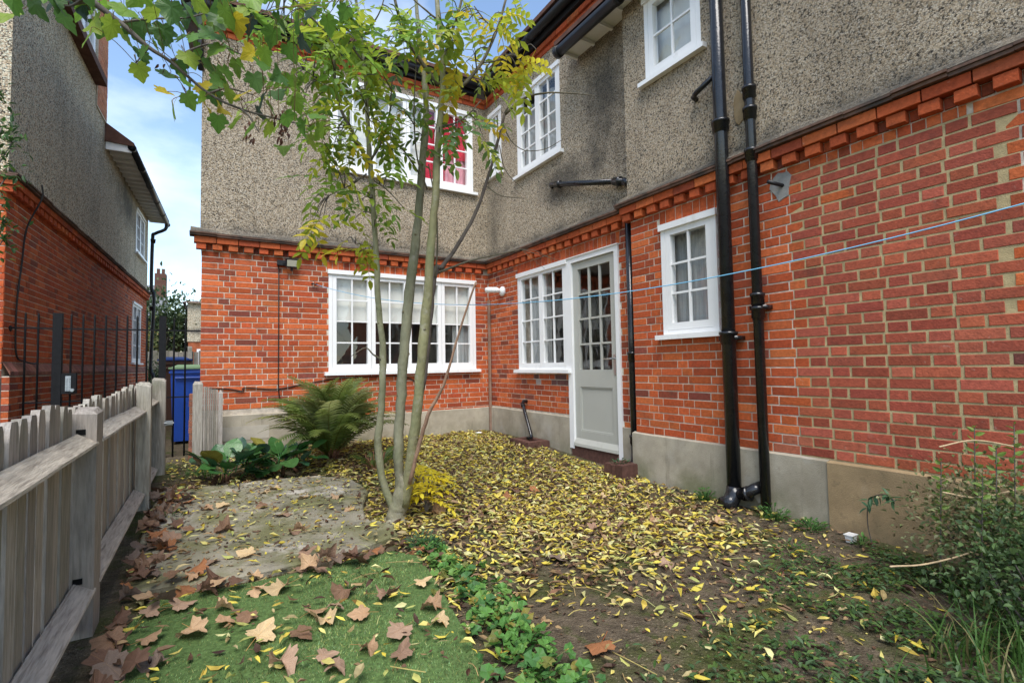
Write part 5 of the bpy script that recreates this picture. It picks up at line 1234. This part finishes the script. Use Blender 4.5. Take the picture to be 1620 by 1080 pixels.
def dens(x, y):
    if x > 3.52 or y > 6.70: return 0
    if in_poly(x, y, slab_out): return .07 if y > 3.4 else .04
    if in_poly(x, y, turf): return .045
    if x < 1.0 and y < 5.3: return .18
    if x < .8: return .12
    d = 1.0
    d *= .09+.91*sstep(1.6, 2.6, y+.12*(x-2.2)+.25*noise.noise(Vector((x*1.5, y*1.5, 9))))
    if x > 3.1 and y < 3.4: d *= .55
    if 2.9 < x and y < 2.3: d *= .8
    d *= .5+.6*max(0, .5+noise.noise(Vector((x*1.1, y*1.1, 5))))+.5*max(-.4, noise.noise(Vector((x*4.2, y*4.2, 8))))
    return d
tries = 0; cnt = 0
while cnt < 21500 and tries < 260000:
    tries += 1; x, y = random.uniform(-.35, 3.6), random.uniform(.7, 6.72)
    if random.random() > dens(x, y): continue
    cnt += 1; r_ = random.random(); br = .31+.3*max(0, noise.noise(Vector((x*2, y*2, 1))))
    c = random.choice(BL) if r_ < br else (random.choice(TL) if r_ < br+.10 else random.choice(YL)); v = random.uniform(.75, 1.12); L_ = random.triangular(.028, .088, .05)
    flat_leaf(x, y, L_, L_*random.uniform(.26, .40), (c[0]*v, c[1]*v, c[2]*v), random.uniform(.003, .024), random.choice((.2, .35, .7)))
for i in range(6500):                                   # crumbs and broken bits
    x, y = random.uniform(-.3, 3.5), random.uniform(1.0, 6.6); L_ = random.uniform(.012, .03); c = random.choice(BL+BL+TL+YL[:2])
    if in_poly(x, y, turf) and random.random() < .8: continue
    flat_leaf(x, y, L_, L_*.5, c, .003)
for i in range(190):                                    # leaf stalks
    x, y = random.uniform(.2, 3.3), random.uniform(1.2, 6.2)
    if in_poly(x, y, turf) and random.random() < .6: continue
    a = random.uniform(0, 6.28); L_ = random.uniform(.07, .2); b_ = random.uniform(-.6, .6); z = ground_at(x, y)+.008
    pts = [(x+math.cos(a+b_*t)*L_*t, y+math.sin(a+b_*t)*L_*t, z+.012*math.sin(t*3)) for t in (0, .33, .66, 1)]
    lt.tube(pts, .0017, 4, col=random.choice(((.55, .45, .16), (.45, .32, .14), (.5, .5, .2))), cap=False)
o = lt.build('fallen_leaves', m_litter, kind='stuff'); tag(o, 'carpet of narrow yellow and brown ash leaves over the yard', 'leaves')
# large sycamore leaves lying about, one by one
SYD = [syc_mesh(20+i, (.25, .4, .6, .9, 1.3, .5, .35, 1.1, .7, 1.6)[i], m=m_litter_obj) for i in range(10)]
def big_leaf(x, y, L_, col, label, group, lift=.01, tl=.3):
    o = bpy.data.objects.new('sycamore_leaf', random.choice(SYD)); C.objects.link(o)
    a = random.uniform(0, 6.283); flip = 3.1416 if random.random() < .4 else 0
    o.rotation_euler = (random.uniform(-tl, tl)+flip, random.uniform(-tl, tl), a); o.scale = (L_,)*3; o.location = (x, y, ground_at(x, y)+lift+L_*.14)
    v = random.uniform(.8, 1.15); o.color = (col[0]*v, col[1]*v, col[2]*v, 1)
    tag(o, label.replace('TONE', 'dark brown' if col[0] < .2 else 'rusty brown' if col[0] > .3 and col[2] < .08 else 'greyish brown' if col[0] < .3 else 'pale tan'), 'leaf', group)
BRW = [(.24, .14, .085), (.29, .18, .12), (.16, .09, .06), (.33, .14, .06), (.21, .15, .115)]
TAN = [(.50, .33, .19), (.42, .26, .15), (.55, .40, .22), (.38, .25, .17)]
random.seed(111)
for i in range(80):
    y = random.uniform(1.9, 5.2); x = -.37+abs(random.gauss(0, .09)) + (.02 if y > 3.1 else 0)
    big_leaf(x, y, random.uniform(.07, .125), random.choice(BRW), 'curled TONE sycamore leaf in the drift along the fence foot', 'leaves drifted against the fence', random.uniform(.0, .03), .55)
for i in range(38):                                     # along the front edge of the slab
    x = random.uniform(-.25, 1.15); y = 2.98+random.gauss(0, .09)
    big_leaf(x, y, random.uniform(.07, .12), random.choice(BRW+TAN[:2]), 'dry TONE sycamore leaf caught along the front edge of the slab', 'leaves along the slab edge', random.uniform(.0, .03), .5)
for px_, py_, c in ((405, 1028, 1), (505, 1055, 1), (440, 1065, 1), (525, 1068, 1), (515, 1000, 0), (345, 975, 1), (395, 985, 0), (275, 975, 0), (230, 988, 1), (225, 1030, 0), (320, 945, 1), (530, 972, 0), (600, 955, 0), (455, 940, 1), (545, 945, 0), (580, 985, 1), (490, 985, 0), (630, 1060, 0), (575, 1040, 1), (690, 975, 0), (700, 1000, 1), (300, 1010, 1), (660, 935, 0), (360, 1000, 1), (640, 1010, 1), (470, 1015, 0)):
    p = at(px_, py_, 1); d = p-Vector((0, 0, CAMZ)); t = CAMZ/-d.z; x, y = d.x*t, d.y*t
    big_leaf(x, y, random.uniform(.08, .125), random.choice(TAN if c else BRW[:2]+TAN[1:]), 'dry TONE sycamore leaf lying on the artificial grass', 'leaves on the grass mat', .002, .3)
for i in range(15):
    x, y = random.uniform(-.2, 1.0), random.uniform(3.25, 4.9)
    big_leaf(x, y, random.uniform(.08, .13), random.choice(TAN+BRW[:2]), 'TONE sycamore leaf lying on the mossy concrete slab', 'leaves on the slab', .002, .3)
for i in range(34):
    x, y = random.uniform(1.2, 3.2), random.uniform(1.5, 4.6)
    big_leaf(x, y, random.uniform(.08, .13), random.choice(TAN+BRW), 'TONE sycamore leaf lying among the narrow yellow leaves on the soil', 'sycamore leaves on the soil', .006, .3)

# ------------------------------------------------------------ small plants
def seedling(c, n, L_, label, cols, seed, group=None):
    random.seed(seed); c = Vector(c); e = empty('ash_seedling', c); tag(e, label, 'seedling', group); st = MB()
    for i in range(n):
        a = random.uniform(0, 6.283); h = random.uniform(.10, .30); q = random.uniform(.02, .16); p = c+Vector((math.cos(a)*q, math.sin(a)*q, h)); st.tube(catmull([c, c+Vector((math.cos(a)*q*.3, math.sin(a)*q*.3, h*.6)), p], 3), .0025, 5)
        for j in range(2):
            o = bpy.data.objects.new('leaf', random.choice(ASH)); C.objects.link(o); o.parent = e; o.location = p-c; o.rotation_euler = (random.uniform(-.3, .5), random.uniform(-.3, .3), random.uniform(0, 6.28)); o.scale = (L_*random.uniform(.7, 1.1),)*3
            k = random.choice(cols); o.color = (*k, 1)
    st.build('stem', m_deadbark, e)
YS = [(.75, .62, .03), (.66, .54, .025), (.80, .68, .06)]
seedling((1.50, 4.05, gz(1.5, 4.05)), 13, 1.0, 'bright yellow ash seedling behind the ash trunk', YS, 121)
seedling((1.40, 3.60, gz(1.4, 3.6)), 11, .95, 'bright yellow ash seedling just right of the trunk foot', YS, 122)
def weed(c, n, r_, h, label, seed, cols=GREENS, size=.03, lw=.5):
    random.seed(seed); c = Vector(c); mb = MB()
    for i in range(n):
        a = random.uniform(0, 6.283); q = math.sqrt(random.random())*r_; p = c+Vector((math.cos(a)*q, math.sin(a)*q, random.random()*h*(1-.5*q/r_))); k = random.choice(cols); v = random.uniform(.8, 1.3)
        leaf_card(mb, p, Vector((math.cos(a), math.sin(a), random.uniform(.1, 1.2))), (0, 0, 1), size*random.uniform(.6, 1.3), size*lw, (k[0]*v, k[1]*v, k[2]*v))
        mb.tube([c-Vector((0, 0, .01)), p], .0012, 3, col=k, cap=False)
    o = mb.build('weed', m_green); tag(o, label, 'weed'); return o
WG = [(.06, .15, .03), (.08, .19, .04), (.045, .11, .025)]
weed((3.42, 2.12, gz(3.4, 2.1)), 90, .10, .12, 'small green weed at the foot of the thin waste pipe', 131, WG)
weed((3.45, 2.72, gz(3.4, 2.7)), 80, .09, .11, 'small green weed left of the thick soil pipe', 132, WG)
weed((3.40, 1.86, gz(3.4, 1.9)), 80, .10, .08, 'low green weed where grey and tan plinths meet', 133, WG)
weed((3.46, 3.70, gz(3.46, 3.7)+.11), 60, .10, .05, 'tuft of green weed growing in the small brick drain', 134, [(.035, .09, .04), (.05, .12, .04)])
weed((-.22, 4.35, gz(-.2, 4.3)), 60, .09, .10, 'green weed growing at the fence foot', 135, WG)
weed((3.38, 1.55, gz(3.4, 1.5)), 30, .06, .06, 'tiny weed behind the white plastic pot', 136, WG)
weed((1.14, 2.98, gz(1.1, 3)), 110, .12, .12, 'grey green weed at the corner of the slab', 137, [(.05, .11, .05), (.07, .14, .06)], .025)
weed((-.05, 5.7, gz(0, 5.7)), 90, .15, .10, 'green weeds between the fence end and the broad leaved plants', 138, WG)
# moss and creeping weeds over the soil at the lower right
random.seed(141); mb = MB()
for i in range(9500):
    x, y = random.uniform(1.3, 3.3), random.uniform(.55, 2.0)
    if random.random() > sstep(1.9, .9, y-.35*(x-2.3)) or noise.noise(Vector((x*3, y*3, 3))) < -.12: continue
    k = random.choice(((.055, .11, .025), (.085, .15, .035), (.04, .075, .025), (.07, .13, .05))); a = random.uniform(0, 6.28)
    leaf_card(mb, (x, y, gz(x, y)+random.uniform(0, .05)), (math.cos(a), math.sin(a), random.uniform(0, .8)), (0, 0, 1), random.uniform(.015, .045), random.uniform(.01, .02), k)
o = mb.build('creeping_weeds', m_green, kind='stuff'); tag(o, 'low creeping green weeds over the soil at lower right', 'weeds')
# shrub, grass and bramble at the lower right
SC = [(.13, .165, .06), (.17, .20, .085), (.10, .135, .05), (.22, .22, .11), (.22, .17, .09)]
bushy('wild_shrub', (3.20, .88, .27), (.29, .29, .28), 3600, .025, SC, 'dense small leaved shrub against the brick wall at lower right', 'shrub', .012, 151, nb=26, lw=.62)
bushy('wild_shrub', (2.85, .66, .22), (.36, .22, .22), 2600, .026, [(.06, .11, .035), (.05, .09, .035), (.09, .15, .05)], 'dark green undergrowth in the bottom right corner', 'shrub', .010, 152, nb=22, lw=.62)
random.seed(153); e = empty('upright_shoots', (3.2, .98, gz(3.2, .98))); tag(e, 'fresh light green upright shoots rising from the wild shrub', 'plant'); st = MB(); lf = MB()
for (x, y, h) in ((3.16, .93, .78), (3.10, .84, .70), (3.02, 1.02, .62), (3.2, .80, .80), (2.98, .86, .58)):
    top_ = Vector((x, y, h)); st.tube([(x-.03, y+.02, .05), top_], [.004, .002], 5)
    for k in range(26):
        t = .35+.65*k/25; p = Vector((x-.03, y+.02, .05)).lerp(top_, t); a = k*2.4; c = random.choice(((.16, .26, .05), (.12, .21, .05), (.20, .30, .07))); leaf_card(lf, p, (math.cos(a), math.sin(a), .5), rvec(), .042, .02, c)
st.build('stem', m_deadbark, e); lf.build('foliage', m_green, e)
random.seed(154); mb = MB()
for i in range(230):
    x, y = random.choice(((2.75, .72), (2.95, .85), (2.55, .66), (2.4, .75)))
    x += random.gauss(0, .10); y += random.gauss(0, .07); L_ = random.uniform(.10, .30); a = random.uniform(0, 6.28); z = gz(x, y); b_ = random.uniform(.3, .9); wd = .0035
    s_ = Vector((-math.sin(a), math.cos(a), 0))*wd; P = [Vector((x+math.cos(a)*L_*b_*t*t, y+math.sin(a)*L_*b_*t*t, z+L_*(t-.35*b_*t*t))) for t in (0, .35, .7, 1)]
    k = random.choice(((.07, .15, .03), (.09, .19, .04), (.05, .11, .025), (.24, .21, .09))); b = len(mb.v)
    for q, sc in zip(P, (1, .9, .6, .1)): mb.v += [tuple(q-s_*sc), tuple(q+s_*sc)]
    for q in range(3): mb.face([b+2*q, b+2*q+1, b+2*q+3, b+2*q+2], k)
o = mb.build('rough_grass', m_green, kind='stuff'); tag(o, 'tufts of long rough grass in the bottom right corner', 'grass')
for i, (P, lab) in enumerate((([(2.45, 1.02, .25), (2.7, .98, .22), (2.95, .88, .26), (3.3, .74, .36)], 'pale bare stem arching low across the wild shrub'), ([(2.9, .98, .50), (3.1, .92, .46), (3.3, .8, .50)], 'pale bare stem across the middle of the wild shrub'), ([(2.95, 1.0, .70), (3.15, .93, .72), (3.35, .82, .68)], 'pale bare stem across the top of the wild shrub'))):
    mb = MB(); mb.tube(catmull(P, 5), .004, 6, col=(3.6, 3.1, 2.2)); tag(mb.build('bare_stem', m_deadbark, smooth=True), lab, 'stem')
e = empty('arching_seedling', (3.36, 1.48, gz(3.36, 1.48))); tag(e, 'single arching seedling with drooping leaves before the tan plinth', 'seedling')
st = MB(); pts = catmull([(3.36, 1.48, 0), (3.35, 1.50, .15), (3.30, 1.46, .30), (3.24, 1.36, .36), (3.22, 1.30, .34)], 5); st.tube(pts, .003, 5); st.build('stem', m_deadbark, e)
lf = MB(); random.seed(5)
for p in pts[8:]:
    for k in range(2): leaf_card(lf, p, rvec()+Vector((0, 0, -.3)), (0, 0, 1), .06, .02, random.choice(((.05, .12, .06), (.07, .15, .07))))
lf.build('foliage', m_green, e)
# bits of litter
mb = MB(); c = Vector((3.36, 1.60, gz(3.36, 1.6)))
for k in range(4): pass
a0 = [(-.03, -.022), (.03, -.022), (.03, .022), (-.03, .022)]
mb.hexa([c+Vector((x*.8, y*.8, .002)) for x, y in a0]+[c+Vector((x, y, .045)) for x, y in a0]); mb.hexa([c+Vector((x*1.15, y*1.2, .046)) for x, y in a0]+[c+Vector((x*1.15, y*1.2, .05)) for x, y in a0])
tag(mb.build('plastic_pot', m_plastic), 'small white plastic pot standing on soil by the tan plinth', 'pot')
random.seed(9); mb = MB(); P = [Vector((3.25+random.uniform(-.07, .07), 6.35+random.uniform(-.05, .05), gz(3.25, 6.35)+.02+random.uniform(0, .04))) for _ in range(10)]
for i in range(8): mb.poly([P[i], P[i+1], P[(i+2) % 10]])
tag(mb.build('paper_scrap', m_plastic), 'crumpled white paper scrap near the inner wall corner', 'litter')
